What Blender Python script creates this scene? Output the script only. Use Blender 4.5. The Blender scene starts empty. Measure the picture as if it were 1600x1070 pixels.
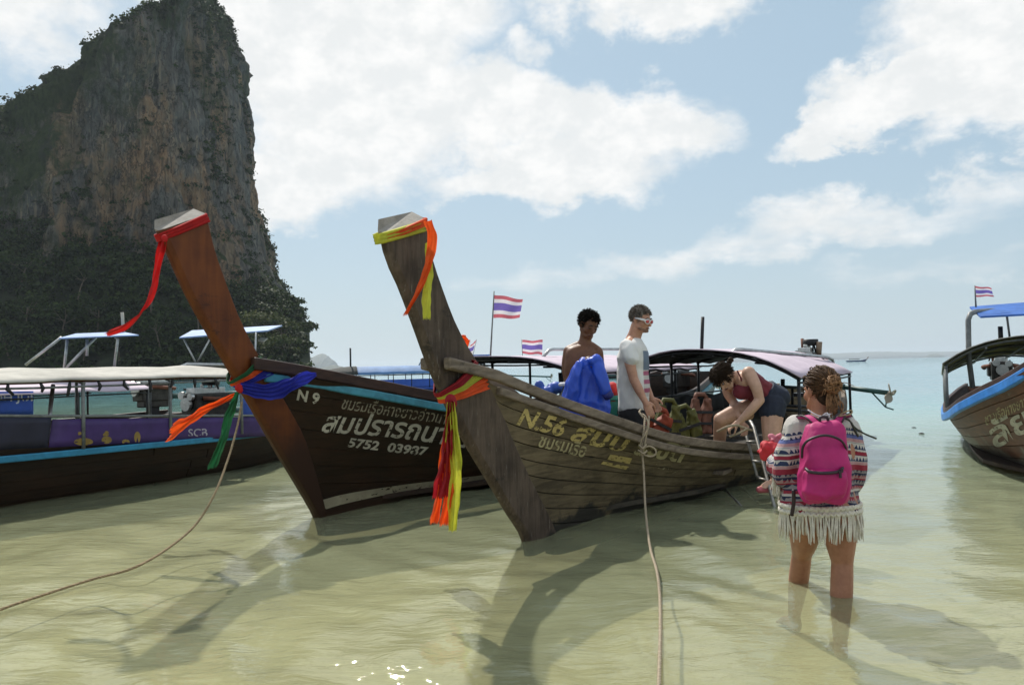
import bpy, bmesh, math, random
import numpy as np
from mathutils import Vector, Matrix, noise as mnoise
from mathutils.bvhtree import BVHTree

random.seed(7)
RNG = np.random.default_rng(7)
scene = bpy.context.scene
COL = scene.collection
rad = math.radians

# ------------------------------------------------------------------ camera
CAM_H, FPX = 1.28, 1244.0            # metres above the water, focal length in pixels of a 1600 wide frame
PITCH, ROLL = math.atan(39.5 / FPX), rad(1.43)
CAM = np.array([0.0, 0.0, CAM_H])
_f = np.array([0, math.cos(PITCH), math.sin(PITCH)])
_u0 = np.array([0, -math.sin(PITCH), math.cos(PITCH)])
_r0 = np.array([1.0, 0, 0])
CR = math.cos(ROLL) * _r0 - math.sin(ROLL) * _u0
CU = math.sin(ROLL) * _r0 + math.cos(ROLL) * _u0
cd = bpy.data.cameras.new("camera")
cd.sensor_width = 36.0
cd.lens = 36.0 * FPX / 1600.0
cd.clip_start, cd.clip_end = 0.05, 40000.0
cam = bpy.data.objects.new("camera", cd)
COL.objects.link(cam)
cam.matrix_world = Matrix(((CR[0], CU[0], -_f[0], CAM[0]), (CR[1], CU[1], -_f[1], CAM[1]), (CR[2], CU[2], -_f[2], CAM[2]), (0, 0, 0, 1)))
scene.camera = cam

# ------------------------------------------------------------------ sun, sky, exposure
SUN_EL, SUN_AZ = rad(50), rad(-19)    # azimuth measured from +Y (away from the camera) towards +X
sd = np.array([math.sin(SUN_AZ) * math.cos(SUN_EL), math.cos(SUN_AZ) * math.cos(SUN_EL), math.sin(SUN_EL)])
sl = bpy.data.lights.new("sun", 'SUN')
sl.energy, sl.angle, sl.color = 4.6, rad(0.9), (1.0, 0.95, 0.86)
so = bpy.data.objects.new("sun", sl)
COL.objects.link(so)
so.rotation_euler = Vector(-sd).to_track_quat('-Z', 'Y').to_euler()
scene.view_settings.view_transform = 'Standard'
scene.view_settings.look = 'None'
scene.view_settings.gamma = 1
scene.view_settings.use_curve_mapping = False
scene.view_settings.exposure = 0.0
scene.cycles.use_denoising = True
scene.cycles.max_bounces = 10
scene.cycles.transparent_max_bounces = 12
scene.cycles.volume_bounces = 0
scene.cycles.caustics_reflective = False
scene.cycles.caustics_refractive = False


class NT:
    """small helper for building node trees"""
    def __init__(self, tree):
        self.t = tree
        self.n = tree.nodes
        self.n.clear()

    def new(self, typ, **kw):
        nd = self.n.new(typ)
        for k, v in kw.items():
            if k == 'inp':
                for kk, vv in v.items():
                    s = nd.inputs[kk]
                    if isinstance(vv, bpy.types.NodeSocket):
                        self.t.links.new(vv, s)
                    else:
                        s.default_value = vv
            else:
                setattr(nd, k, v)
        return nd

    def link(self, a, b):
        self.t.links.new(a, b)

    def math(self, op, a, b=0.0, c=None, clamp=False):
        nd = self.n.new('ShaderNodeMath')
        nd.operation = op
        nd.use_clamp = clamp
        for i, v in enumerate((a, b, c)):
            if v is None:
                continue
            if isinstance(v, bpy.types.NodeSocket):
                self.t.links.new(v, nd.inputs[i])
            else:
                nd.inputs[i].default_value = v
        return nd.outputs[0]

    def mix(self, fac, a, b, blend='MIX'):
        nd = self.n.new('ShaderNodeMix')
        nd.data_type = 'RGBA'
        nd.blend_type = blend
        for s, v in ((nd.inputs[0], fac), (nd.inputs[6], a), (nd.inputs[7], b)):
            if isinstance(v, bpy.types.NodeSocket):
                self.t.links.new(v, s)
            else:
                s.default_value = v if not isinstance(v, tuple) or len(v) == 4 else (*v, 1)
        return nd.outputs[2]

    def ramp(self, fac, stops, interp='LINEAR'):
        nd = self.n.new('ShaderNodeValToRGB')
        nd.color_ramp.interpolation = interp
        el = nd.color_ramp.elements
        while len(el) < len(stops):
            el.new(0.5)
        for e, (p, c) in zip(el, stops):
            e.position = p
            e.color = c if len(c) == 4 else (*c, 1)
        self.t.links.new(fac, nd.inputs[0])
        return nd.outputs[0]

    def noise(self, vec, scale, detail=4, rough=0.55, dist=0.0, out='Fac'):
        nd = self.new('ShaderNodeTexNoise', inp={'Scale': scale, 'Detail': detail, 'Roughness': rough, 'Distortion': dist})
        if vec is not None:
            self.t.links.new(vec, nd.inputs['Vector'])
        return nd.outputs[out]

    def mapping(self, vec, scale=(1, 1, 1), loc=(0, 0, 0), rot=(0, 0, 0)):
        nd = self.new('ShaderNodeMapping', inp={'Scale': scale, 'Location': loc, 'Rotation': rot})
        self.t.links.new(vec, nd.inputs['Vector'])
        return nd.outputs[0]

    def smooth(self, x, a, b):
        nd = self.new('ShaderNodeMapRange', interpolation_type='SMOOTHSTEP', inp={'From Min': a, 'From Max': b})
        self.t.links.new(x, nd.inputs['Value'])
        return nd.outputs[0]


w = bpy.data.worlds.new("World")
scene.world = w
w.use_nodes = True
N = NT(w.node_tree)
sky = N.new('ShaderNodeTexSky', sky_type='NISHITA', sun_disc=False, sun_elevation=SUN_EL, sun_rotation=SUN_AZ,
            air_density=1.0, dust_density=1.2, ozone_density=1.2, altitude=0)
geo = N.new('ShaderNodeTexCoord').outputs['Generated']
sep = N.new('ShaderNodeSeparateXYZ')
N.link(geo, sep.inputs[0])
dx, dy, dz = sep.outputs
# azimuth and elevation of the direction, in degrees
AZ = N.math('MULTIPLY', N.math('ARCTAN2', dx, dy), 57.2958)
EL = N.math('MULTIPLY', N.math('ARCSINE', dz), 57.2958)
# cloud field on a flat layer overhead: project the direction on a plane so clouds flatten towards the horizon
den = N.math('ADD', N.math('MAXIMUM', dz, 0.0), 0.16)
cx, cy = N.math('DIVIDE', dx, den), N.math('DIVIDE', dy, den)
cv = N.new('ShaderNodeCombineXYZ')
N.link(cx, cv.inputs[0]); N.link(cy, cv.inputs[1])
n1 = N.noise(cv.outputs[0], 1.25, 9, 0.58, 0.15)
wv = N.new('ShaderNodeCombineXYZ')
N.link(AZ, wv.inputs[0]); N.link(N.math('MULTIPLY', EL, 1.35), wv.inputs[1])
wn = N.noise(wv.outputs[0], 0.16, 8, 0.6, 0.1, out='Color')
wsep = N.new('ShaderNodeSeparateColor')
N.link(wn, wsep.inputs[0])
AZw = N.math('ADD', AZ, N.math('MULTIPLY', N.math('SUBTRACT', wsep.outputs[0], 0.5), 11.0))
ELw = N.math('ADD', EL, N.math('MULTIPLY', N.math('SUBTRACT', wsep.outputs[1], 0.5), 9.0))


def cloud_bank(az, el, ra, re, tilt=0.0, k=1.0):
    """an elliptical cloud bank centred on azimuth az, elevation el (degrees)"""
    a = N.math('SUBTRACT', AZw, az)
    e = N.math('SUBTRACT', ELw, el)
    if tilt:
        e = N.math('SUBTRACT', e, N.math('MULTIPLY', a, tilt))
    q = N.math('ADD', N.math('POWER', N.math('ABSOLUTE', N.math('DIVIDE', a, ra)), 2.0), N.math('POWER', N.math('ABSOLUTE', N.math('DIVIDE', e, re)), 2.0))
    return N.math('MULTIPLY', N.math('SUBTRACT', 1.0, q), k)


#CLOUDS
BANKS = [(-13, 24, 13.5, 9, 0.0, 1.35), (-11, 17, 9, 6, 0.0, 1.0), (-1, 18.3, 9.5, 3.9, -0.12, 1.05), (8.5, 16.8, 8.5, 3.4, -0.10, 1.0), (3, 14.0, 11.5, 2.6, 0.02, 0.95), (-16, 13.2, 7, 3.0, 0.0, 0.8),
         (11.0, 25.2, 11, 3.3, -0.05, 1.15), (1.5, 22.3, 2.0, 1.5, 0.0, 0.55), (32.5, 21.5, 8.0, 6.0, 0.0, 1.15), (28.0, 17.2, 7.5, 2.8, 0.22, 1.0), (22.0, 14.9, 4.5, 1.5, 0.1, 0.85), (-34, 24.5, 10, 6, 0.0, 1.0),
         (33, 15.5, 6, 3, 0.0, 0.9), (22, 8.6, 24, 1.7, 0.11, 0.40), (31, 10.4, 9, 1.3, 0.1, 0.36), (8, 6.9, 8, 1.4, 0.0, 0.34), (32, 6.0, 9, 1.3, 0.1, 0.26)]
m = None
for b in BANKS:
    v = cloud_bank(*b)
    m = v if m is None else N.math('MAXIMUM', m, v)
# away from these banks the same broken cloud cover goes on
side = N.smooth(N.math('ABSOLUTE', AZ), 38, 60)
high = N.smooth(EL, 30, 42)
gen = N.math('MULTIPLY', N.math('SUBTRACT', N.noise(cv.outputs[0], 0.8, 3, 0.5), 0.47), 5.0)
rest = N.math('MAXIMUM', side, high)
m = N.math('ADD', N.math('MULTIPLY', m, N.math('SUBTRACT', 1.0, rest)), N.math('MULTIPLY', gen, rest))
m = N.math('MAXIMUM', m, -1.2)
det = N.math('MULTIPLY', N.math('SUBTRACT', n1, 0.5), 2.0)
dens = N.smooth(N.math('ADD', m, det), -0.14, 0.72)
dens = N.math('MULTIPLY', dens, N.smooth(EL, 0.0, 8.0))
# thick parts slightly greyer, edges white
thick = N.smooth(N.math('ADD', N.math('MULTIPLY', N.math('SUBTRACT', N.noise(wv.outputs[0], 0.30, 6, 0.62), 0.5), 3.2), 0.42), 0.0, 1.0)
ccol = N.mix(thick, (8.5, 8.75, 8.8, 1), (10.0, 10.0, 9.9, 1))
skyc = N.mix(0.72, sky.outputs[0], (4.75, 6.4, 7.55, 1))
hz = N.math('POWER', N.math('SUBTRACT', 1.0, N.math('MAXIMUM', dz, 0.0)), 9.0)
skyc = N.mix(N.math('MULTIPLY', hz, 0.75), skyc, (6.1, 7.1, 7.5, 1))
col = N.mix(dens, skyc, ccol)
bg = N.new('ShaderNodeBackground', inp={'Strength': 0.1})
N.link(col, bg.inputs['Color'])
out = N.new('ShaderNodeOutputWorld')
N.link(bg.outputs[0], out.inputs['Surface'])


# ------------------------------------------------------------------ pixel <-> world helpers
def ray(px, py):
    v = _f + CR * ((px - 800.0) / FPX) + CU * ((535.0 - py) / FPX)
    return v


def at(px, py, Y):
    """world point on the sight line of a pixel, Y metres out"""
    v = ray(px, py)
    return CAM + v * (Y / v[1])


def onwater(px, py, z=0.0):
    v = ray(px, py)
    return CAM + v * ((z - CAM_H) / v[2])


def smoothstep(x, a, b):
    t = np.clip((np.asarray(x, float) - a) / (b - a), 0, 1)
    return t * t * (3 - 2 * t)


def spline(pts, n):
    """Catmull-Rom through pts, n samples, roughly even"""
    P = np.asarray(pts, float)
    if len(P) == 2:
        t = np.linspace(0, 1, n)[:, None]
        return P[0] * (1 - t) + P[1] * t
    E = np.vstack([2 * P[0] - P[1], P, 2 * P[-1] - P[-2]])
    res = []
    for u in np.linspace(0, len(P) - 1 - 1e-9, max(n * 6, 40)):
        i = int(u); t = u - i
        a, b, c, d = E[i], E[i + 1], E[i + 2], E[i + 3]
        res.append(0.5 * ((2 * b) + (-a + c) * t + (2 * a - 5 * b + 4 * c - d) * t * t + (-a + 3 * b - 3 * c + d) * t ** 3))
    R = np.array(res)
    L = np.concatenate([[0], np.cumsum(np.linalg.norm(np.diff(R, axis=0), axis=1))])
    s = np.linspace(0, L[-1], n)
    return np.stack([np.interp(s, L, R[:, k]) for k in range(R.shape[1])], 1)


class Interp:
    """smooth (pchip like) 1-D interpolation"""
    def __init__(self, x, y):
        self.x, self.y = np.asarray(x, float), np.asarray(y, float)
        h = np.diff(self.x); d = np.diff(self.y) / h
        m = np.zeros_like(self.x)
        m[0], m[-1] = d[0], d[-1]
        for i in range(1, len(self.x) - 1):
            m[i] = 0 if d[i - 1] * d[i] <= 0 else 2 * d[i - 1] * d[i] / (d[i - 1] + d[i])
        self.m = m

    def __call__(self, q):
        q = np.clip(np.asarray(q, float), self.x[0], self.x[-1])
        i = np.clip(np.searchsorted(self.x, q) - 1, 0, len(self.x) - 2)
        h = self.x[i + 1] - self.x[i]; t = (q - self.x[i]) / h
        return ((1 + 2 * t) * (1 - t) ** 2 * self.y[i] + t * (1 - t) ** 2 * h * self.m[i]
                + t * t * (3 - 2 * t) * self.y[i + 1] + t * t * (t - 1) * h * self.m[i + 1])


# ------------------------------------------------------------------ objects
def link(name, me, parent=None):
    o = bpy.data.objects.new(name, me)
    COL.objects.link(o)
    if parent is not None:
        o.parent = parent
    return o


def tag(o, label=None, cat=None, group=None, kind=None):
    if label: o['label'] = label
    if cat: o['category'] = cat
    if group: o['group'] = group
    if kind: o['kind'] = kind
    return o


def empty(name, loc, label, cat, group=None, rz=0.0):
    o = bpy.data.objects.new(name, None)
    o.empty_display_size = 0.2
    COL.objects.link(o)
    o.location = [float(v) for v in loc]
    o.rotation_euler = (0, 0, rz)
    return tag(o, label, cat, group)


class MB:
    """mesh builder: collects shapes into one mesh"""
    def __init__(self, off=(0, 0, 0)):
        self.v, self.f, self.off = [], [], np.asarray(off, float)
        self.cnt = 0

    def add(self, verts, faces):
        verts = np.asarray(verts, float).reshape(-1, 3)
        b = self.cnt
        self.v.append(verts)
        self.f += [tuple(i + b for i in f) for f in faces]
        self.cnt += len(verts)
        return self

    def box(self, c, size, ax=None, taper=1.0):
        c = np.asarray(c, float); h = np.asarray(size, float) / 2
        A = np.eye(3) if ax is None else np.asarray(ax, float)
        vs = []
        for sz in (-1, 1):
            k = 1.0 if sz < 0 else taper
            for sx, sy in ((-1, -1), (1, -1), (1, 1), (-1, 1)):
                vs.append(c + A[0] * h[0] * sx * k + A[1] * h[1] * sy * k + A[2] * h[2] * sz)
        return self.add(vs, [(3, 2, 1, 0), (4, 5, 6, 7), (0, 1, 5, 4), (1, 2, 6, 5), (2, 3, 7, 6), (3, 0, 4, 7)])

    def loft(self, rings, cap=True):
        rings = [np.asarray(r, float) for r in rings]
        n = len(rings[0]); k = len(rings)
        fs = []
        for i in range(k - 1):
            for j in range(n):
                a, b = i * n + j, i * n + (j + 1) % n
                fs.append((a, b, b + n, a + n))
        if cap:
            fs.append(tuple(range(n - 1, -1, -1)))
            fs.append(tuple(range((k - 1) * n, k * n)))
        return self.add(np.vstack(rings), fs)

    def tube(self, pts, r, n=8, cap=True, flat=None):
        """round tube along pts; r scalar or list; flat=(axis, factor) squeezes the section"""
        P = np.asarray(pts, float)
        k = len(P)
        R = np.full(k, r, float) if np.isscalar(r) else np.asarray(r, float)
        T = np.gradient(P, axis=0)
        T /= np.linalg.norm(T, axis=1)[:, None] + 1e-12
        ref = np.array([0, 0, 1.0]) if abs(T[0][2]) < 0.9 else np.array([1.0, 0, 0])
        U = np.cross(T[0], ref); U /= np.linalg.norm(U)
        rings = []
        for i in range(k):
            U = U - T[i] * np.dot(U, T[i]); U /= np.linalg.norm(U) + 1e-12
            V = np.cross(T[i], U)
            a = np.arange(n) * 2 * math.pi / n
            ring = R[i] * (np.cos(a)[:, None] * U + np.sin(a)[:, None] * V)
            if flat is not None:
                ax = np.asarray(flat[0], float)
                ring = ring - np.outer(ring @ ax, ax) * (1 - flat[1])
            rings.append(P[i] + ring)
        return self.loft(rings, cap)

    def ell(self, c, r, ax=None, nu=14, nv=9):
        c = np.asarray(c, float); A = np.eye(3) if ax is None else np.asarray(ax, float)
        r = np.full(3, r, float) if np.isscalar(r) else np.asarray(r, float)
        rings = []
        for j in range(nv):
            ph = -math.pi / 2 + math.pi * (j + 0.5) / nv
            a = np.arange(nu) * 2 * math.pi / nu
            q = np.stack([np.cos(a) * math.cos(ph) * r[0], np.sin(a) * math.cos(ph) * r[1], np.full(nu, math.sin(ph) * r[2])], 1)
            rings.append(c + q @ A)
        return self.loft(rings)

    def limb(self, pts, rr, n=12, k=4):
        """tapered rounded limb through joints pts with radii rr"""
        P = np.asarray(pts, float); rr = np.asarray(rr, float)
        Q = np.hstack([P, rr[:, None]])
        S = spline(Q, max(6, k * len(P)))
        d0 = S[0, :3] - S[1, :3]; d0 /= np.linalg.norm(d0) + 1e-9
        d1 = S[-1, :3] - S[-2, :3]; d1 /= np.linalg.norm(d1) + 1e-9
        pre = [np.append(S[0, :3] + d0 * S[0, 3] * q, S[0, 3] * math.sqrt(max(1 - q * q, 0.02))) for q in (0.98, 0.75, 0.4)]
        post = [np.append(S[-1, :3] + d1 * S[-1, 3] * q, S[-1, 3] * math.sqrt(max(1 - q * q, 0.02))) for q in (0.4, 0.75, 0.98)]
        S = np.vstack([pre, S, post])
        return self.tube(S[:, :3], S[:, 3], n)

    def mesh(self, name, mat=None, smooth=False):
        me = bpy.data.meshes.new(name)
        V = np.vstack(self.v) - self.off
        me.from_pydata(V.tolist(), [], self.f)
        if mat is not None:
            me.materials.append(mat)
        if smooth:
            me.polygons.foreach_set('use_smooth', [True] * len(me.polygons))
        me.update()
        return me

    def build(self, name, mat, parent=None, smooth=False, label=None):
        o = link(name, self.mesh(name, mat, smooth), parent)
        if label: o['label'] = label
        return o


def bevel(o, w=0.006, seg=2, angle=40):
    md = o.modifiers.new('bevel', 'BEVEL')
    md.width, md.segments, md.limit_method, md.angle_limit = w, seg, 'ANGLE', rad(angle)
    return o


def solidify(o, t):
    md = o.modifiers.new('solid', 'SOLIDIFY')
    md.thickness, md.offset = t, 0
    return o


TO_BAKE = []


def wrinkle(o, amp, scale, seed=0.0):
    o['wr_a'], o['wr_s'], o['wr_d'] = amp, scale, seed
    return o



def remesh(o, voxel=0.008, it=4, fac=0.5):
    """fuse overlapping shapes into one continuous skin"""
    r = o.modifiers.new('fuse', 'REMESH')
    r.mode, r.voxel_size, r.use_smooth_shade = 'VOXEL', voxel, True
    if it:
        s = o.modifiers.new('soften', 'SMOOTH')
        s.factor, s.iterations = fac, it
    TO_BAKE.append(o)
    return o


# ------------------------------------------------------------------ materials
MATS = {}


def mat(name, col, rough=0.6, var=0.25, scale=6.0, bump=0.0, bscale=None, metal=0.0, spec=0.5, stretch=(1, 1, 1), rnd=0.0, col2=None, sub=0.0, transl=None):
    """procedural material: base colour with noise mottling towards col2, optional bump"""
    if name in MATS:
        return MATS[name]
    m_ = bpy.data.materials.new(name)
    m_.use_nodes = True
    T = NT(m_.node_tree)
    tc = T.new('ShaderNodeTexCoord')
    v = T.mapping(tc.outputs['Object'], scale=stretch)
    f = T.noise(v, scale, 6, 0.6)
    f2 = T.noise(v, scale * 4.3, 4, 0.6)
    k = T.math('ADD', T.math('MULTIPLY', f, 0.65), T.math('MULTIPLY', f2, 0.35))
    k = T.smooth(k, 0.33, 0.67)
    if col2 is None:
        lo = tuple(c * (1 - var) for c in col); hi = tuple(min(1, c * (1 + var)) for c in col)
    else:
        lo, hi = col, col2
    c = T.mix(k, (*lo, 1), (*hi, 1))
    if rnd:
        oi = T.new('ShaderNodeObjectInfo')
        g = T.math('ADD', T.math('MULTIPLY', oi.outputs['Random'], rnd), 1 - rnd / 2)
        cc = T.new('ShaderNodeCombineColor')
        for i in range(3): T.link(g, cc.inputs[i])
        c = T.mix(1.0, c, cc.outputs[0], 'MULTIPLY')
    p = T.new('ShaderNodeBsdfPrincipled', inp={'Roughness': rough, 'Metallic': metal, 'Specular IOR Level': spec})
    T.link(c, p.inputs['Base Color'])
    if sub:
        p.inputs['Subsurface Weight'].default_value = sub
        p.inputs['Subsurface Radius'].default_value = (0.02, 0.008, 0.004)
    if bump:
        b = T.new('ShaderNodeBump', inp={'Strength': bump, 'Distance': 0.01})
        T.link(T.noise(v, bscale or scale * 5, 5, 0.65), b.inputs['Height'])
        T.link(b.outputs[0], p.inputs['Normal'])
    o_ = T.new('ShaderNodeOutputMaterial')
    if transl:
        tr = T.new('ShaderNodeBsdfTranslucent')
        T.link(c, tr.inputs['Color'])
        mx = T.new('ShaderNodeMixShader', inp={0: transl})
        T.link(p.outputs[0], mx.inputs[1]); T.link(tr.outputs[0], mx.inputs[2])
        T.link(mx.outputs[0], o_.inputs[0])
    else:
        T.link(p.outputs[0], o_.inputs[0])
    MATS[name] = m_
    return m_
# ================================================================== the setting: sea, sand, cliff, islands, haze
WAVES = []
_r = np.random.default_rng(3)
for i in range(84):
    lam = 0.11 * (1.9 / 0.11) ** (_r.random())
    ang = rad(205) + _r.normal(0, 0.42)          # the swell runs in from the open sea towards the sand
    WAVES.append((lam, ang, _r.random() * 6.28, 0.0023 * lam ** 0.76 * (0.5 + _r.random())))


def wave_h(x, y, cell):
    h = np.zeros_like(x)
    wx = x + 0.25 * np.sin(y * 0.9 + 1.3) + 0.12 * np.sin(y * 2.3 + x * 1.1)
    wy = y + 0.25 * np.sin(x * 0.8 + 0.4) + 0.12 * np.sin(x * 2.1 - y * 0.7)
    gust = 0.75 + 0.35 * np.sin(x * 0.55 + y * 0.31 + 1) * np.sin(y * 0.43 - x * 0.2)
    for lam, ang, ph, a in WAVES:
        k = 2 * math.pi / lam
        s = np.sin(k * (wx * math.cos(ang) + wy * math.sin(ang)) + ph)
        h += a * np.clip(lam / (3.0 * cell) - 0.5, 0, 1) * (s + 0.25 * s * s)
    h *= gust
    # rings spreading from the legs of the wading woman
    for (lx, ly, A) in ((LEG_L[0], LEG_L[1], 0.006), (LEG_R[0], LEG_R[1], 0.008)):
        r_ = np.hypot(x - lx, y - ly)
        h += A * np.sin(r_ * 2 * math.pi / 0.22) * np.exp(-r_ / 0.55) * np.clip(0.22 / (3 * cell) - .5, 0, 1)
    return h


LEG_L, LEG_R = onwater(1247, 906), onwater(1313, 940)


def bed_depth(x, y):
    q = 0.35 * x + 0.9 * (y - 4.2)
    return 0.19 + 0.05 * x + 0.045 * (y - 4.2) + 0.03 * np.maximum(q - 4, 0)


def fan_grid(r0, r1, k, a0, a1, na, cy):
    nr = int(math.log(r1 / r0) / k)
    r = r0 * np.exp(np.linspace(0, math.log(r1 / r0), nr))
    a = np.linspace(a0, a1, na)
    R, A = np.meshgrid(r, a, indexing='ij')
    return R * np.sin(A), cy + R * np.cos(A), R


def grid_mesh(name, X, Y, Z, m_, smooth=True):
    nr, na = X.shape
    me = bpy.data.meshes.new(name)
    V = np.stack([X, Y, Z], -1).reshape(-1, 3).astype(np.float32)
    idx = np.arange(nr * na).reshape(nr, na)
    q = np.stack([idx[:-1, :-1], idx[:-1, 1:], idx[1:, 1:], idx[1:, :-1]], -1).reshape(-1, 4)
    me.vertices.add(len(V)); me.vertices.foreach_set('co', V.ravel())
    me.loops.add(q.size); me.loops.foreach_set('vertex_index', q.ravel().astype(np.int32))
    me.polygons.add(len(q)); me.polygons.foreach_set('loop_start', np.arange(0, q.size, 4, dtype=np.int32))
    me.polygons.foreach_set('loop_total', np.full(len(q), 4, np.int32))
    me.polygons.foreach_set('use_smooth', np.full(len(q), smooth))
    me.update(calc_edges=True)
    me.materials.append(m_)
    return me


# --- water material: fresnel mirror over a body that gets murkier with depth
mw = bpy.data.materials.new("sea_water"); mw.use_nodes = True
T = NT(mw.node_tree)
pos = T.new('ShaderNodeNewGeometry').outputs['Position']
sp = T.new('ShaderNodeSeparateXYZ'); T.link(pos, sp.inputs[0])
q = T.math('ADD', T.math('MULTIPLY', sp.outputs[0], 0.42), T.math('MULTIPLY', T.math('SUBTRACT', sp.outputs[1], 4.2), 0.75))
q = T.math('ADD', q, T.math('MULTIPLY', T.math('SUBTRACT', T.noise(T.mapping(pos, scale=(0.35, 0.22, 1)), 1.0, 3), 0.5), 3.0))
murk = T.math('SUBTRACT', 1.0, T.math('POWER', 2.718, T.math('MULTIPLY', T.math('MAXIMUM', T.math('ADD', q, 5.0), 0.0), -0.112)))
murk = T.math('MULTIPLY', murk, 0.96)
bodyc = T.ramp(T.smooth(q, 0.0, 34.0), [(0.0, (0.375, 0.395, 0.24)), (0.22, (0.29, 0.42, 0.325)), (0.5, (0.21, 0.40, 0.385)), (1.0, (0.13, 0.29, 0.34))])
patch = T.noise(T.mapping(pos, scale=(0.015, 0.06, 1)), 1.0, 4)
bodyc = T.mix(T.math('MULTIPLY', T.smooth(patch, 0.45, 0.7), 0.35), bodyc, (0.10, 0.28, 0.34, 1))
dif = T.new('ShaderNodeBsdfDiffuse'); T.link(bodyc, dif.inputs[0])
tra = T.new('ShaderNodeBsdfTransparent', inp={0: (0.89, 0.945, 0.83, 1)})
body = T.new('ShaderNodeMixShader'); T.link(murk, body.inputs[0]); T.link(tra.outputs[0], body.inputs[1]); T.link(dif.outputs[0], body.inputs[2])
bn = T.noise(T.mapping(pos, scale=(0.55, 1.35, 1), rot=(0, 0, -0.25)), 8.0, 4, 0.6, 0.5)
bn0 = T.noise(T.mapping(pos, scale=(0.7, 1.3, 1), rot=(0, 0, 0.3)), 26.0, 3, 0.6)
bn2 = T.noise(T.mapping(pos, scale=(0.55, 1.6, 1)), 1.3, 4, 0.6)
bn3 = T.noise(T.mapping(pos, scale=(0.05, 0.2, 1)), 1.0, 5, 0.65)
far = T.smooth(sp.outputs[1], 12.0, 60.0)
bh = T.math('ADD', T.math('ADD', T.math('MULTIPLY', bn, 0.078), T.math('MULTIPLY', bn0, 0.015)), T.math('ADD', T.math('MULTIPLY', bn2, 0.12), T.math('MULTIPLY', T.math('MULTIPLY', bn3, 4.0), far)))
bp = T.new('ShaderNodeBump', inp={'Strength': 0.85, 'Distance': 0.12}); T.link(bh, bp.inputs['Height'])
gl = T.new('ShaderNodeBsdfGlossy', inp={'Roughness': 0.03, 'Color': (1, 1, 1, 1)}); T.link(bp.outputs[0], gl.inputs['Normal'])
fr = T.new('ShaderNodeFresnel', inp={'IOR': 1.33}); T.link(bp.outputs[0], fr.inputs['Normal'])
ms = T.new('ShaderNodeMixShader'); T.link(fr.outputs[0], ms.inputs[0]); T.link(body.outputs[0], ms.inputs[1]); T.link(gl.outputs[0], ms.inputs[2])
o_ = T.new('ShaderNodeOutputMaterial'); T.link(ms.outputs[0], o_.inputs[0])

X, Y, R = fan_grid(2.0, 13500, 0.0085, rad(-72), rad(72), 560, -3.0)
cell = np.maximum(R * 0.0085, 0.012)
Zw = wave_h(X, Y, cell)
sea = link("sea", grid_mesh("sea", X, Y, Zw, mw)); tag(sea, kind='structure')

# --- sand under the water
ms_ = bpy.data.materials.new("sand"); ms_.use_nodes = True
T = NT(ms_.node_tree)
pos = T.new('ShaderNodeNewGeometry').outputs['Position']
c = T.mix(T.smooth(T.noise(pos, 1.6, 6, 0.6), 0.35, 0.65), (0.47, 0.385, 0.23, 1), (0.64, 0.54, 0.345, 1))
c = T.mix(T.math('MULTIPLY', T.smooth(T.noise(pos, 26, 4, 0.6), 0.5, 0.75), 0.35), c, (0.40, 0.33, 0.21, 1))
p = T.new('ShaderNodeBsdfPrincipled', inp={'Roughness': 0.9}); T.link(c, p.inputs['Base Color'])
b = T.new('ShaderNodeBump', inp={'Strength': 0.5, 'Distance': 0.05})
T.link(T.noise(T.mapping(pos, scale=(0.8, 2.2, 1), rot=(0, 0, 0.35)), 3.0, 4, 0.5, 0.6), b.inputs['Height']); T.link(b.outputs[0], p.inputs['Normal'])
o_ = T.new('ShaderNodeOutputMaterial'); T.link(p.outputs[0], o_.inputs[0])
X, Y, R = fan_grid(1.5, 13700, 0.02, rad(-80), rad(80), 240, -3.4)
Zs = -np.minimum(bed_depth(X, Y), 12.0)
Zs = np.minimum(Zs, -0.12)
Zs += 0.02 * np.sin(X * 2.1 + np.sin(Y * 1.7)) * np.exp(-R / 40)
sb = link("seabed", grid_mesh("seabed", X, Y, Zs, ms_)); tag(sb, kind='structure')

# --- the limestone cliff
YC = 335.0


def zpx(px, py, Y):
    return at(px, py, Y)[2]


def xpx(px, py, Y):
    return at(px, py, Y)[0]


prof_r = [(296, 7), (314, 18), (336, 44), (368, 92), (390, 180), (410, 290), (427, 350), (450, 420), (482, 478), (492, 540), (496, 575), (497, 600)]
prof_l = [(286, 7), (258, 17), (208, 48), (138, 84), (78, 120), (6, 160), (-60, 200), (-170, 300), (-330, 440), (-470, 560), (-500, 600)]
zr = np.array([zpx(a, b_, YC + 18) for a, b_ in prof_r])[::-1]; xr = np.array([xpx(a, b_, YC + 18) for a, b_ in prof_r])[::-1] - 4.0
zl = np.array([zpx(a, b_, YC - 34) for a, b_ in prof_l])[::-1] + 1; xl = np.array([xpx(a, b_, YC - 34) for a, b_ in prof_l])[::-1] + 1
ztop = max(zr[-1], zl[-1])
nz, na = 230, 620
zz = np.linspace(-6, ztop, nz)
verts = np.zeros((nz + 1, na, 3))
phis = np.linspace(0, 2 * math.pi, na, endpoint=False)
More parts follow.
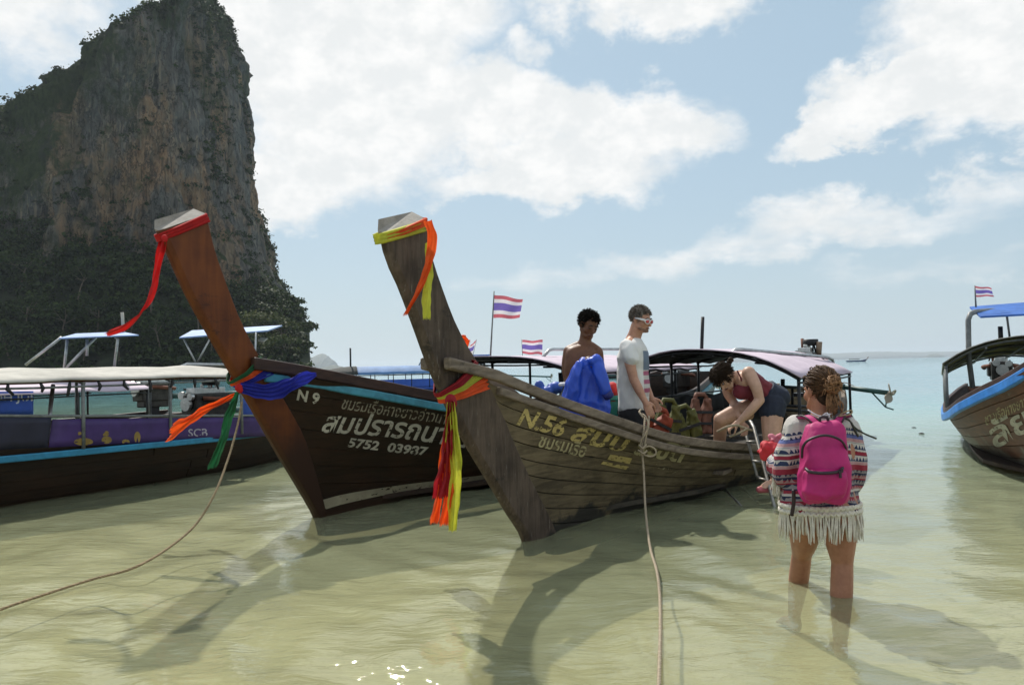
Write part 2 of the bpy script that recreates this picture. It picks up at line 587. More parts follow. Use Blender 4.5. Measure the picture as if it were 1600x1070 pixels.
for i, z in enumerate(zz):
    a_r = np.interp(z, zr, xr); a_l = np.interp(z, zl, xl)
    xc, hw = (a_r + a_l) / 2, max((a_r - a_l) / 2, 1.0)
    t = (z + 6) / (ztop + 6)
    hd = (62 - 22 * t) * min(1.0, (1.02 - t) * 6) ** 0.5
    for j, ph in enumerate(phis):
        cx_, sy_ = math.cos(ph), math.sin(ph)
        e = 0.72
        x = xc + hw * math.copysign(abs(cx_) ** e, cx_)
        y = YC + hd * math.copysign(abs(sy_) ** e, sy_)
        nx, ny = cx_, sy_
        q1 = mnoise.fractal(Vector((x * 0.022, y * 0.022, z * 0.008)), 0.9, 2.1, 4)
        q2 = mnoise.fractal(Vector((x * 0.085, y * 0.085, z * 0.022 + 7)), 0.8, 2.1, 4)
        q3 = mnoise.ridged_multi_fractal(Vector((x * 0.05 + 3, y * 0.05, z * 0.035)), 0.9, 2.2, 4, 1.0, 2.0)
        side = abs(cx_) ** 3
        d = (q1 * 9 * (1 - 0.8 * side) + q2 * 4.5 * (1 - 0.55 * side) + (q3 - 1.0) * 4.2 * (1 - .6 * side))
        q4 = mnoise.fractal(Vector((x * 0.30, y * 0.30, z * 0.10 + 3)), 0.7, 2.1, 3); d += q4 * 1.6 * (1 - .4 * side)
        verts[i, j] = (x + nx * d, y + ny * d, z + q2 * 1.5 * (0 if i == 0 else 1))
verts[nz] = verts[nz - 1].mean(0)
V = verts.reshape(-1, 3)
fs = [(i * na + j, i * na + (j + 1) % na, (i + 1) * na + (j + 1) % na, (i + 1) * na + j) for i in range(nz) for j in range(na)]
mc = bpy.data.materials.new("limestone"); mc.use_nodes = True
T = NT(mc.node_tree)
g = T.new('ShaderNodeNewGeometry'); pos = g.outputs['Position']
sp = T.new('ShaderNodeSeparateXYZ'); T.link(pos, sp.inputs[0])
streak = T.noise(T.mapping(pos, scale=(0.11, 0.11, 0.016)), 1.0, 8, 0.66)
mott = T.noise(T.mapping(pos, scale=(0.03, 0.03, 0.02)), 1.0, 6, 0.6)
fine = T.noise(T.mapping(pos, scale=(0.6, 0.6, 0.2)), 1.0, 10, 0.78)
c = T.ramp(streak, [(0.30, (0.030, 0.030, 0.028)), (0.42, (0.085, 0.080, 0.068)), (0.52, (0.21, 0.155, 0.10)), (0.60, (0.30, 0.195, 0.115)), (0.72, (0.10, 0.095, 0.085))])
tan = T.mix(T.smooth(fine, 0.35, 0.65), (0.22, 0.115, 0.055, 1), (0.46, 0.29, 0.165, 1))
c = T.mix(T.math('MULTIPLY', T.smooth(mott, 0.47, 0.60), 0.75), c, tan)
gry = T.mix(T.smooth(fine, 0.3, 0.7), (0.060, 0.063, 0.060, 1), (0.21, 0.205, 0.19, 1))
mott2 = T.noise(T.mapping(pos, scale=(0.045, 0.045, 0.018), loc=(40, 3, 9)), 1.0, 7, 0.65)
c = T.mix(T.math('MULTIPLY', T.smooth(mott2, 0.43, 0.55), 0.88), c, gry)
drip = T.noise(T.mapping(pos, scale=(0.75, 0.75, 0.03)), 1.0, 4, 0.6)
dmask = T.smooth(T.noise(T.mapping(pos, scale=(0.06, 0.06, 0.04), loc=(9, 2, 1)), 1.0, 4), 0.46, 0.6)
c = T.mix(T.math('MULTIPLY', T.math('MULTIPLY', T.smooth(drip, 0.52, 0.62), dmask), 0.7), c, (0.34, 0.27, 0.19, 1))
c = T.mix(T.math('MULTIPLY', T.smooth(T.noise(T.mapping(pos, scale=(0.6, 0.6, 0.022), loc=(20, 4, 7)), 1.0, 4, 0.6), 0.55, 0.65), 0.6), c, (0.028, 0.028, 0.027, 1))
wv_ = T.new('ShaderNodeVectorMath', operation='MULTIPLY_ADD', inp={1: (3.0, 3.0, 3.0)}); T.link(T.noise(T.mapping(pos, scale=(0.1, 0.1, 0.06)), 1.0, 5, 0.65, out='Color'), wv_.inputs[0]); T.link(T.mapping(pos, scale=(0.16, 0.16, 0.05)), wv_.inputs[2])
vo = T.new('ShaderNodeTexVoronoi', feature='DISTANCE_TO_EDGE', inp={'Scale': 1.0}); T.link(wv_.outputs[0], vo.inputs['Vector'])
c = T.mix(T.math('MULTIPLY', T.smooth(vo.outputs['Distance'], 0.055, 0.0), 0.75), c, (0.022, 0.022, 0.020, 1))
# moss and scrub in the upper left, on flat ledges
gl_ = T.math('ADD', T.math('MULTIPLY', sp.outputs[0], -0.011), T.math('MULTIPLY', sp.outputs[2], 0.0075))
veg = T.smooth(T.math('ADD', gl_, T.math('MULTIPLY', T.noise(T.mapping(pos, scale=(0.05, 0.05, 0.04)), 1.0, 7, 0.7), 2.6)), 3.5, 3.95)
nsep = T.new('ShaderNodeSeparateXYZ'); T.link(g.outputs['Normal'], nsep.inputs[0])
veg = T.math('MAXIMUM', veg, T.smooth(nsep.outputs[2], 0.42, 0.72))
vc = T.mix(T.smooth(fine, 0.35, 0.65), (0.022, 0.035, 0.012, 1), (0.055, 0.075, 0.028, 1))
c = T.mix(veg, c, vc)
c = T.mix(T.math('MULTIPLY', T.smooth(T.noise(T.mapping(pos, scale=(0.22, 0.22, 0.09), loc=(5, 0, 0)), 1.0, 6, 0.7), 0.56, 0.66), 0.75), c, (0.035, 0.036, 0.033, 1))
p = T.new('ShaderNodeBsdfPrincipled', inp={'Roughness': 0.95, 'Specular IOR Level': 0.15}); T.link(c, p.inputs['Base Color'])
b = T.new('ShaderNodeBump', inp={'Strength': 1.0, 'Distance': 2.2})
T.link(T.math('ADD', fine, T.math('MULTIPLY', streak, 1.3)), b.inputs['Height']); T.link(b.outputs[0], p.inputs['Normal'])
o_ = T.new('ShaderNodeOutputMaterial'); T.link(p.outputs[0], o_.inputs[0])
mb = MB(); mb.add(V, fs)
cl = mb.build("limestone_cliff", mc, smooth=True); tag(cl, kind='structure')
cl['label'] = "towering limestone cliff with tan streaks and green scrub on its ledges"

# --- wooded slope at its foot
veg_top = Interp([-700, -400, -150, 0, 100, 200, 260, 330, 400, 450, 478, 492, 500], [330, 270, 245, 262, 300, 345, 400, 446, 436, 446, 480, 520, 586])
nx, ny = 150, 46
VV = np.zeros((nx, ny, 3))
pxs = np.linspace(-640, 484, nx)
for i, px in enumerate(pxs):
    for j in range(ny):
        t = j / (ny - 1)
        y = 232 + 62 * t
        xx = (px - 800) / FPX * (232 + 62 * t)
        top = zpx(px, float(veg_top(px)), 294) - 3.0
        sh = 0.05 * min(1, t * 8) + 0.95 * t ** 1.25
        z = top * sh + 2.2 * mnoise.fractal(Vector((xx * 0.05, y * 0.05, 3)), 0.9, 2, 4) * min(1, t * 4)
        if t == 0: z = -3
        VV[i, j] = (xx, y, z)
mslope = mat("forest_soil", (0.022, 0.030, 0.012), 0.95, 0.5, 0.12)
mb = MB()
idx = lambda i, j: i * ny + j
mb.add(VV.reshape(-1, 3), [(idx(i, j), idx(i + 1, j), idx(i + 1, j + 1), idx(i, j + 1)) for i in range(nx - 1) for j in range(ny - 1)])
hill = mb.build("hillside", mslope, smooth=True); tag(hill, kind='structure')


def leaf_material(name, lo, hi):
    m_ = bpy.data.materials.new(name); m_.use_nodes = True
    T = NT(m_.node_tree)
    pos = T.new('ShaderNodeNewGeometry').outputs['Position']
    isl = T.new('ShaderNodeNewGeometry').outputs['Random Per Island']
    f = T.math('ADD', T.math('MULTIPLY', T.noise(pos, 0.10, 3), 0.8), T.math('MULTIPLY', isl, 0.4))
    c = T.mix(T.smooth(f, 0.35, 0.95), (*lo, 1), (*hi, 1))
    p = T.new('ShaderNodeBsdfPrincipled', inp={'Roughness': 0.7, 'Specular IOR Level': 0.2}); T.link(c, p.inputs['Base Color'])
    tr = T.new('ShaderNodeBsdfTranslucent'); T.link(c, tr.inputs[0])
    mx = T.new('ShaderNodeMixShader', inp={0: 0.25}); T.link(p.outputs[0], mx.inputs[1]); T.link(tr.outputs[0], mx.inputs[2])
    o_ = T.new('ShaderNodeOutputMaterial'); T.link(mx.outputs[0], o_.inputs[0])
    return m_


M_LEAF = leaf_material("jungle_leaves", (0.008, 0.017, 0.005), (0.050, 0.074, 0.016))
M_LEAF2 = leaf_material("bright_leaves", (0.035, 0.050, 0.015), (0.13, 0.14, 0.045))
M_BARK = mat("bark", (0.11, 0.085, 0.06), 0.9, 0.4, 3)


def leaf_cloud(centres, radii, n_per, size, rng, flat=0.75):
    """leaf clump faces spread through crowns; returns verts, faces"""
    C = np.repeat(np.asarray(centres, float), n_per, axis=0)
    Rr = np.repeat(np.asarray(radii, float), n_per)
    n = len(C)
    # several lobes per crown
    d = rng.normal(size=(n, 3)); d /= np.linalg.norm(d, axis=1)[:, None]
    d[:, 2] = np.where(d[:, 2] < -0.35, -d[:, 2] * 0.6, d[:, 2])
    rr = Rr * (0.55 + 0.5 * rng.random(n) ** 0.6)
    lob = 1 + 0.28 * np.sin(d[:, 0] * 5 + C[:, 0]) * np.sin(d[:, 1] * 5 + C[:, 1]) + 0.18 * np.sin(d[:, 2] * 7 + C[:, 2])
    P = C + d * (rr * lob)[:, None] * np.array([1, 1, flat])
    nrm = d + rng.normal(size=(n, 3)) * 0.75
    nrm[:, 2] += 0.5
    nrm /= np.linalg.norm(nrm, axis=1)[:, None]
    ref = rng.normal(size=(n, 3))
    U = np.cross(nrm, ref); U /= np.linalg.norm(U, axis=1)[:, None]
    Wv = np.cross(nrm, U)
    s = (size * (0.6 + 0.8 * rng.random(n)))[:, None]
    s2 = s * (0.55 + 0.4 * rng.random(n))[:, None]
    bend = nrm * s * 0.25
    q = np.stack([P - U * s, P - Wv * s2 + bend, P + U * s, P + Wv * s2 + bend], 1)
    return q.reshape(-1, 3)


def quads_mesh(name, Q, m_):
    n = len(Q) // 4
    me = bpy.data.meshes.new(name)
    me.vertices.add(len(Q)); me.vertices.foreach_set('co', Q.astype(np.float32).ravel())
    me.loops.add(n * 4); me.loops.foreach_set('vertex_index', np.arange(n * 4, dtype=np.int32))
    me.polygons.add(n); me.polygons.foreach_set('loop_start', np.arange(0, n * 4, 4, dtype=np.int32))
    me.polygons.foreach_set('loop_total', np.full(n, 4, np.int32))
    me.update(calc_edges=True)
    me.materials.append(m_)
    return me


rg = np.random.default_rng(11)
cs, rs = [], []
for k in range(1700):
    i, j = rg.uniform(0, nx - 1), (rg.random() ** 0.8) * (ny - 1)
    if pxs[int(i)] < -160 and rg.random() < 0.7: continue
    pnt = VV[int(i), int(j)]
    r = rg.uniform(1.8, 5.6)
    if pxs[int(i)] > 440: r = min(r, 2.6)
    cs.append(pnt + np.array([rg.uniform(-2, 2), rg.uniform(-2, 2), r * 0.5])); rs.append(r)
Q = leaf_cloud(cs, rs, 95, 0.58, rg, flat=0.62)
o = link("forest", quads_mesh("forest", Q, M_LEAF)); tag(o, "dark green jungle covering the slope under the cliff", "forest", kind='stuff')

# shrubs clinging to the cliff: along the skyline, on ledges
cs, rs = [], []
Nrm = np.zeros_like(verts)
dz_ = np.roll(verts, -1, 0) - verts; da_ = np.roll(verts, -1, 1) - verts
Nrm = np.cross(da_, dz_); Nrm /= np.linalg.norm(Nrm, axis=2)[:, :, None] + 1e-9
for k in range(52000):
    i, j = rg.integers(8, nz - 1), rg.integers(0, na)
    v = verts[i, j]
    if v[1] > YC + 25: continue
    t = (i / nz)
    ph = phis[j]
    up = Nrm[i, j, 2]
    pr = 0.0015 + 0.45 * max(0, up - 0.30)
    pr += 0.16 * smoothstep(t, 0.86, 0.97)
    leftness = (math.cos(ph) < -0.15)
    n_ = mnoise.noise(Vector((v[0] * 0.04, v[1] * 0.04, v[2] * 0.035)))
    if leftness: pr += 0.16 * (n_ > -0.05)
    if math.cos(ph) > 0.90: pr += 0.07
    pr *= (0.5 + (n_ > 0.0))
    if rg.random() < pr:
        r = rg.uniform(0.7, 2.4)
        cs.append(v + Nrm[i, j] * 0.3); rs.append(r)
o_r = rg.permutation(len(cs))[:3600]; cs, rs = [cs[i] for i in o_r], [rs[i] for i in o_r]
Q = leaf_cloud(cs, rs, 26, 0.5, rg, flat=0.9)
o = link("cliff_shrubs", quads_mesh("cliff_shrubs", Q, M_LEAF)); tag(o, "green scrub clinging to ledges and skyline of the limestone cliff", "shrubs", kind='stuff')


def tree(base, h, r, seed, leaf, label, nleaf=420):
    rr = np.random.default_rng(seed)
    root = empty("tree", base, label, "tree", "trees along the foot of the cliff")
    mb = MB()
    top = np.array([rr.uniform(-1, 1) * r * .3, rr.uniform(-1, 1) * r * .3, h * 0.72])
    mb.tube(spline([(0, 0, -1.0), top * 0.5 + [rr.uniform(-.4, .4), 0, 0], top], 7), np.linspace(0.32, 0.12, 7), 7)
    cen, rad_ = [], []
    for k in range(6):
        a = rr.uniform(0, 6.28); e = rr.uniform(0.2, 0.75)
        tip = np.array([math.cos(a) * r * e, math.sin(a) * r * e, h * rr.uniform(0.62, 0.95)])
        mb.tube([top * rr.uniform(0.55, 0.9), tip], [0.13, 0.04], 5)
        cen.append(tip); rad_.append(r * rr.uniform(0.38, 0.58))
    mb.build("trunk", M_BARK, root, True)
    Q = leaf_cloud(cen, rad_, nleaf // 6, 0.42, rr)
    link("crown", quads_mesh("crown", Q, leaf), root)
    return root


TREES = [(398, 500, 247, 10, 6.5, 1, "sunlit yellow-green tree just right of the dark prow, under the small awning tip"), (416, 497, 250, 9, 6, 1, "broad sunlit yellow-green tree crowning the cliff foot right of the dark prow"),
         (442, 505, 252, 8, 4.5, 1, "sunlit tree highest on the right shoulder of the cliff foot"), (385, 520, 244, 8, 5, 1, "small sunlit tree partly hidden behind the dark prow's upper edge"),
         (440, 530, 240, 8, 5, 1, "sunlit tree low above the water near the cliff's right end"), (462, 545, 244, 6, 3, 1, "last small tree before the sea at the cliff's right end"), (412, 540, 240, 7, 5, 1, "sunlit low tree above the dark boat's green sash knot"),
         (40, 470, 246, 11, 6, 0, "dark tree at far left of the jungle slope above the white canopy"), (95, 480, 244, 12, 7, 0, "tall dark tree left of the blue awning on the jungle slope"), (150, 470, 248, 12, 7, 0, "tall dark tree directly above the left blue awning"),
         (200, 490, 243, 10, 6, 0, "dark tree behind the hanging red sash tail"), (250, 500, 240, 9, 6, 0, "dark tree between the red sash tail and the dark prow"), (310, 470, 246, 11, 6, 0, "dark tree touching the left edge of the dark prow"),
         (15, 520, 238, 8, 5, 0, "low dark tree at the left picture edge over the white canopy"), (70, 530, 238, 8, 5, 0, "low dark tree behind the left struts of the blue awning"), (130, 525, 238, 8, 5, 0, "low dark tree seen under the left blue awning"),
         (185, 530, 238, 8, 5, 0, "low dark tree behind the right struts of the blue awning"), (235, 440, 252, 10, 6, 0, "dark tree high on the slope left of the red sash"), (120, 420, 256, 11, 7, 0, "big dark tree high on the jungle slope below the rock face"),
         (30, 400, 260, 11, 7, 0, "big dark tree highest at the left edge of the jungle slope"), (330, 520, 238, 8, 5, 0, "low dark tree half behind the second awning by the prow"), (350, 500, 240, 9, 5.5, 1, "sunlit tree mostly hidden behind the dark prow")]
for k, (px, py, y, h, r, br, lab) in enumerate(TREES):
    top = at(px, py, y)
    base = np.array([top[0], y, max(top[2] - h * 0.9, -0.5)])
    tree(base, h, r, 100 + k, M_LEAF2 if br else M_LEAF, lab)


# --- islands on the horizon
def island(name, label, pts, Y, depth, seed):
    """pts: skyline pixels; builds a solid ridge of that outline"""
    P = np.array([at(a, b_, Y) for a, b_ in pts])
    n = 60
    S = np.stack([np.interp(np.linspace(0, 1, n), np.linspace(0, 1, len(P)), P[:, k]) for k in range(3)], 1)
    rings = []
    for k, s_ in enumerate(S):
        h = max(s_[2], 0.5) * (1 + 0.10 * mnoise.fractal(Vector((s_[0] * 0.007, seed, 0)), 0.8, 2, 4))
        prof = [(-1, -4), (-0.8, h * .45), (-0.45, h * .8), (0, h), (0.45, h * .8), (0.8, h * .4), (1, -4)]
        rings.append([(s_[0] + 0.05 * depth * mnoise.noise(Vector((k * .4, q[0] * 3, seed))), Y + q[0] * depth * (0.3 + 0.7 * math.sin(math.pi * (k + .5) / n)), q[1]) for q in prof])
    mb = MB(); mb.loft(rings)
    o = mb.build(name, M_ISLE, smooth=True); tag(o, label, kind='structure')


M_ISLE = mat("island_forest", (0.035, 0.050, 0.025), 0.95, 0.5, 0.02, col2=(0.12, 0.115, 0.085))
island("island", "steep hazy island next to the right foot of the cliff", [(486, 560), (497, 553), (508, 553), (517, 560), (522, 570), (528, 583)], 6500, 340, 1.0)
island("island", "low dark green island left of the far canopied boat", [(500, 583), (505, 574), (520, 570), (535, 573), (545, 579), (552, 583)], 4200, 200, 2.0)
island("island", "tiny hazy islet on the horizon by the right hand boat", [(1447, 557), (1452, 553.5), (1462, 552), (1470, 554), (1476, 557)], 8500, 120, 3.0)
island("island", "long faint ridge of land on the far horizon", [(1120, 563), (1160, 554), (1230, 549), (1300, 552), (1380, 549), (1430, 550), (1520, 548), (1600, 552), (1700, 551)], 12000, 600, 4.0)

# --- sea air
mh = bpy.data.materials.new("sea_haze"); mh.use_nodes = True
T = NT(mh.node_tree)
pv = T.new('ShaderNodeVolumePrincipled', inp={'Color': (0.80, 0.90, 1.0, 1), 'Density': 0.00009, 'Anisotropy': 0.3})
o_ = T.new('ShaderNodeOutputMaterial'); T.link(pv.outputs[0], o_.inputs['Volume'])
mb = MB(); mb.box((0, 6600, 80), (30000, 15800, 190))
hzb = mb.build("haze", mh); tag(hzb, kind='stuff'); hzb['label'] = "thin sea haze in the air"
# ================================================================== long-tail boats
def wood(name, lo, hi, grain=(3, 40, 40), rough=0.65, stain=None, stain_z=None, stain_w=0.05, rnd=0.18, bump=0.35, scratch=0.0):
    """weathered wood: grain runs along local x; second colour sets in low down and in blotches (damp growth on N.56)"""
    if name in MATS: return MATS[name]
    m_ = bpy.data.materials.new(name); m_.use_nodes = True
    T = NT(m_.node_tree)
    oc = T.new('ShaderNodeTexCoord').outputs['Object']
    gr = T.noise(T.mapping(oc, scale=grain), 1.0, 7, 0.62, 0.4)
    bl = T.noise(T.mapping(oc, scale=(1.3, 2.2, 2.2)), 1.6, 6, 0.62)
    k = T.smooth(T.math('ADD', T.math('MULTIPLY', gr, 0.5), T.math('MULTIPLY', bl, 0.5)), 0.36, 0.64)
    c = T.mix(k, (*lo, 1), (*hi, 1))
    if scratch:
        sc = T.noise(T.mapping(oc, scale=(grain[0] * 2.5, grain[1] * 2, grain[2] * 2)), 1.0, 3, 0.6)
        c = T.mix(T.math('MULTIPLY', T.smooth(sc, 0.62, 0.72), scratch), c, (0.36, 0.33, 0.28, 1))
    if rnd:
        oi = T.new('ShaderNodeObjectInfo')
        g = T.math('ADD', T.math('MULTIPLY', oi.outputs['Random'], rnd), 1 - rnd / 2)
        cc = T.new('ShaderNodeCombineColor')
        for i in range(3): T.link(g, cc.inputs[i])
        c = T.mix(1.0, c, cc.outputs[0], 'MULTIPLY')
    if stain:
        sp = T.new('ShaderNodeSeparateXYZ'); T.link(oc, sp.inputs[0])
        h = T.math('ADD', sp.outputs[2], T.math('MULTIPLY', T.math('SUBTRACT', T.noise(oc, 2.6, 6, 0.65), 0.5), -0.75))
        c = T.mix(T.smooth(h, stain_z + stain_w, stain_z - stain_w), c, (*stain, 1))
        sp2 = T.noise(T.mapping(oc, scale=(1.4, 3, 4), loc=(3, 1, 2)), 1.8, 6, 0.7)
        c = T.mix(T.math('MULTIPLY', T.smooth(sp2, 0.60, 0.68), 0.7), c, (*stain, 1))
    p = T.new('ShaderNodeBsdfPrincipled', inp={'Roughness': rough, 'Specular IOR Level': 0.35}); T.link(c, p.inputs['Base Color'])
    b = T.new('ShaderNodeBump', inp={'Strength': bump, 'Distance': 0.012}); T.link(gr, b.inputs['Height']); T.link(b.outputs[0], p.inputs['Normal'])
    o_ = T.new('ShaderNodeOutputMaterial'); T.link(p.outputs[0], o_.inputs[0])
    MATS[name] = m_
    return m_


def worn_paint(name, col, wear=0.45, rough=0.6, under=None):
    """lettering paint rubbed through in places"""
    if name in MATS: return MATS[name]
    m_ = bpy.data.materials.new(name); m_.use_nodes = True
    T = NT(m_.node_tree)
    oc = T.new('ShaderNodeTexCoord').outputs['Object']
    f = T.noise(T.mapping(oc, scale=(3, 9, 9)), 3.0, 8, 0.7)
    c = T.mix(T.smooth(T.noise(oc, 6, 5), 0.3, 0.7), (*[v * 0.7 for v in col], 1), (*col, 1))
    p = T.new('ShaderNodeBsdfPrincipled', inp={'Roughness': rough}); T.link(c, p.inputs['Base Color'])
    tr = T.new('ShaderNodeBsdfTransparent')
    mx = T.new('ShaderNodeMixShader'); T.link(T.smooth(f, 0.66 - wear * 0.3, 0.72 - wear * 0.3), mx.inputs[0])
    T.link(p.outputs[0], mx.inputs[1]); T.link(tr.outputs[0], mx.inputs[2])
    o_ = T.new('ShaderNodeOutputMaterial'); T.link(mx.outputs[0], o_.inputs[0])
    MATS[name] = m_
    return m_


M_DARK = mat("dark_iron", (0.02, 0.02, 0.022), 0.5, 0.3, 8, metal=0.4)
M_STEEL = mat("galvanised_pipe", (0.42, 0.43, 0.43), 0.38, 0.25, 9, metal=0.85)
M_GREYPIPE = mat("grey_painted_pipe", (0.16, 0.17, 0.17), 0.5, 0.3, 9)
M_WHITE = mat("white_canvas", (0.41, 0.39, 0.345), 0.85, 0.22, 1.6, bump=0.15, bscale=6)
M_LILAC = mat("lilac_canvas", (0.52, 0.43, 0.50), 0.8, 0.12, 2.0, bump=0.2, bscale=5)
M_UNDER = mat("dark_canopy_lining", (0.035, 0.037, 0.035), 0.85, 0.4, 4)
M_BLUETARP = mat("blue_tarp", (0.05, 0.17, 0.55), 0.55, 0.25, 3, bump=0.25, bscale=7, transl=0.25)
M_PALEBLUE = mat("pale_blue_panel", (0.17, 0.28, 0.50), 0.6, 0.3, 3)
M_TEAL = mat("blue_rail_paint", (0.045, 0.22, 0.30), 0.5, 0.3, 5, rnd=0.1)
M_BRIGHTBLUE = mat("bright_blue_rail_paint", (0.03, 0.20, 0.58), 0.45, 0.2, 5)
M_RUBBER = mat("black_rubber", (0.015, 0.015, 0.016), 0.7, 0.3, 9)


class Boat:
    """frame of a boat: origin at the foot of the stem on the waterline, x aft, y to the side that is left looking aft, z up"""
    def __init__(self, name, O, th, label, group="long-tail boats"):
        self.O = np.array([O[0], O[1], 0.0]); self.th = rad(th)
        self.d = np.array([math.sin(self.th), math.cos(self.th), 0]); self.y = np.array([-math.cos(self.th), math.sin(self.th), 0])
        self.M = np.stack([self.d, self.y, [0, 0, 1.0]])
        self.root = empty(name, self.O, label, "boat", group, rz=math.atan2(self.d[1], self.d[0]))

    def loc(self, P):
        return (np.asarray(P, float) - self.O) @ self.M.T

    def wld(self, L):
        return np.asarray(L, float) @ self.M + self.O

    def plane(self, px, py, c=0.0):
        """local (s, z) where the pixel's sight line meets the lengthwise plane y = c"""
        v = ray(px, py)
        t = (c - np.dot(CAM - self.O, self.y)) / np.dot(v, self.y)
        L = self.loc(CAM + v * t)
        return L[0], L[2]

    def sheer_from_px(self, pts, bfun, sgn):
        out = []
        for px, py in pts:
            s = 1.0
            for _ in range(60):
                s2, z = self.plane(px, py, sgn * float(bfun(s)))
                s = 0.6 * s + 0.4 * s2
            out.append((s, z))
        return out


def build_hull(B, bfun, zsheer, p_fun, foot, stem_front, stem_rear, s_end, mats, n_strake=9, gun=(0.055, 0.085), rub=(0.05, 0.07), rub_mat=None, cap_mat=None,
               cap_start=-0.0, keel_z=-0.30, stem_th=(0.035, 0.12), s_bow=None, lean=0.35, nlen=2, rub_drop=0.09, gap=0.0035, m_cap=None):
    """strakes plank by plank, stem post, rails, lining, floor, transom"""
    r = B.root
    m_hull, m_stem, m_lin = mats
    # stem post
    n = 26
    F, Rr = spline(stem_front, n), spline(stem_rear, n)
    mb = MB(); rings = []
    for i in range(n):
        f, q = F[i], Rr[i]
        t = i / (n - 1)
        tf, tr_ = stem_th[0], stem_th[1] * (1 - 0.15 * (1 - t))
        dxv = q - f
        a = f + dxv * 0.10
        rings.append([(f[0], -tf / 2, f[1]), (a[0], -tr_ * .40, a[1]), (q[0], -tr_ / 2, q[1]), (q[0], tr_ / 2, q[1]), (a[0], tr_ * .28, a[1]), (f[0], tf / 2, f[1])])
    mb.loft(rings)
    st = bevel(mb.build("prow_post", m_stem, r), 0.008)
    B.stem_F, B.stem_R = F, Rr
    top = np.array(rings[0]); e_ = (F[0] - F[1]); e_ = e_ / np.linalg.norm(e_)
    lift = np.array([e_[0], 0, e_[1]])
    up = top.copy()
    for i_, h_ in enumerate((0.003, 0.003, 0.003, 0.062, 0.078, 0.018)): up[i_] += lift * h_
    mb = MB(); mb.loft([top, up]); bevel(mb.build("prow_cap", m_cap or m_stem, r), 0.004)
    # hull surface
    s_bow = s_bow if s_bow is not None else Rr[np.argmin(abs(Rr[:, 1] - zsheer(-0.4))), 0]
    z1b = float(zsheer(s_bow))
    keel = Interp([foot, foot + 1.2, foot + 4, s_end - 2.5, s_end - lean], [-0.16, keel_z * .8, keel_z, keel_z, -0.02])
    order = np.argsort(Rr[:, 1])
    zr_, sr_ = Rr[order, 1], Rr[order, 0]

    def S(u, t, sg, off=0.0):
        s1 = s_bow + u * (s_end - s_bow); s0 = foot + u * (s_end - lean - foot)
        z1 = float(zsheer(s1)); z0 = float(keel(s0))
        s = s0 + (s1 - s0) * t; z = z0 + (z1 - z0) * t
        if u < 0.25:
            tgt = float(np.interp(z, zr_, sr_)) - 0.03
            s += (tgt - s) * (1 - u / 0.25) ** 4
        pw = float(p_fun(s))
        bk = 0.045
        b = bk + (max(float(bfun(s1)) - bk, 0.0)) * max(t, 1e-4) ** pw
        return np.array([s, sg * (b - off), z])
    B.S = S
    nu = 44
    us = np.linspace(0, 1, nu) ** 1.35
    # smooth copy of the surface, used to lay paint on the planks
    vs, fs = [], []
    nt = 26
    for sg in (-1, 1):
        b0 = len(vs)
        for u in us:
            for k in range(nt):
                vs.append(B.wld(S(u, k / (nt - 1), sg)))
        for i in range(nu - 1):
            for k in range(nt - 1):
                a = b0 + i * nt + k
                fs.append((a, a + 1, a + nt + 1, a + nt))
    B.bvh = BVHTree.FromPolygons([tuple(v) for v in vs], fs)
    tb = np.linspace(0.0, 1.0, n_strake + 1)
    rs = np.random.default_rng(abs(hash(r.name)) % 1000 if False else len(r.name) * 7 + n_strake)
    for sg in (-1, 1):
        for k in range(n_strake):
            cuts = [0.0] + sorted((np.linspace(0, 1, nlen + 1)[1:-1] + rs.uniform(-0.06, 0.06, nlen - 1)).tolist()) + [1.0]
            for c in range(nlen):
                u0, u1 = cuts[c] + (0.0008 if c else 0), cuts[c + 1] - (0.0008 if c < nlen - 1 else 0)
                uu = [u0] + [u for u in us if u0 + 0.004 < u < u1 - 0.004] + [u1]
                ta, tz = tb[k] + gap, tb[k + 1] - gap
                mb = MB()
                proud = rs.uniform(-0.003, 0.003)
                rings = []
                for u in uu:
                    tm = (ta + tz) / 2
                    ring = [S(u, t, sg, proud) for t in (ta, tm, tz)] + [S(u, t, sg, 0.028) for t in (tz, tm, ta)]
                    rings.append(ring if sg < 0 else ring[::-1])
                mb.loft(rings)
                mb.build("plank", m_hull, r)
    # lining inside, transom, floor
    for sg in (-1, 1):
        mb = MB(); vs, fs = [], []
        for u in us:
            for k in range(9):
                vs.append(S(u, 0.001 + k / 8 * 0.998, sg, 0.034))
        for i in range(nu - 1):
            for k in range(8):
                a = i * 9 + k
                fs.append((a, a + 9, a + 10, a + 1) if sg > 0 else (a, a + 1, a + 10, a + 9))
        mb.add(vs, fs); mb.build("hull_lining", m_lin, r, True)
    mb = MB()
    e = [S(1, t, -1) for t in np.linspace(0, 1, 9)] + [S(1, t, 1) for t in np.linspace(1, 0, 9)]
    e2 = [v + np.array([-0.05, 0, 0]) for v in e]
    mb.loft([e2, e]); mb.build("transom", m_hull, r)
    fl = MB(); vs = []
    ss = np.linspace(foot + 0.7, s_end - 0.7, 22)
    for k, s in enumerate(ss):
        bb = max(0.05, float(bfun(s)) * 0.72 * min(1, 0.35 + 0.25 * k))
        vs += [(s, -bb, 0.10), (s, bb, 0.10), (s, bb, 0.06), (s, -bb, 0.06)]
    fl.loft(np.array(vs).reshape(-1, 4, 3)); fl.build("floor", m_lin, r)

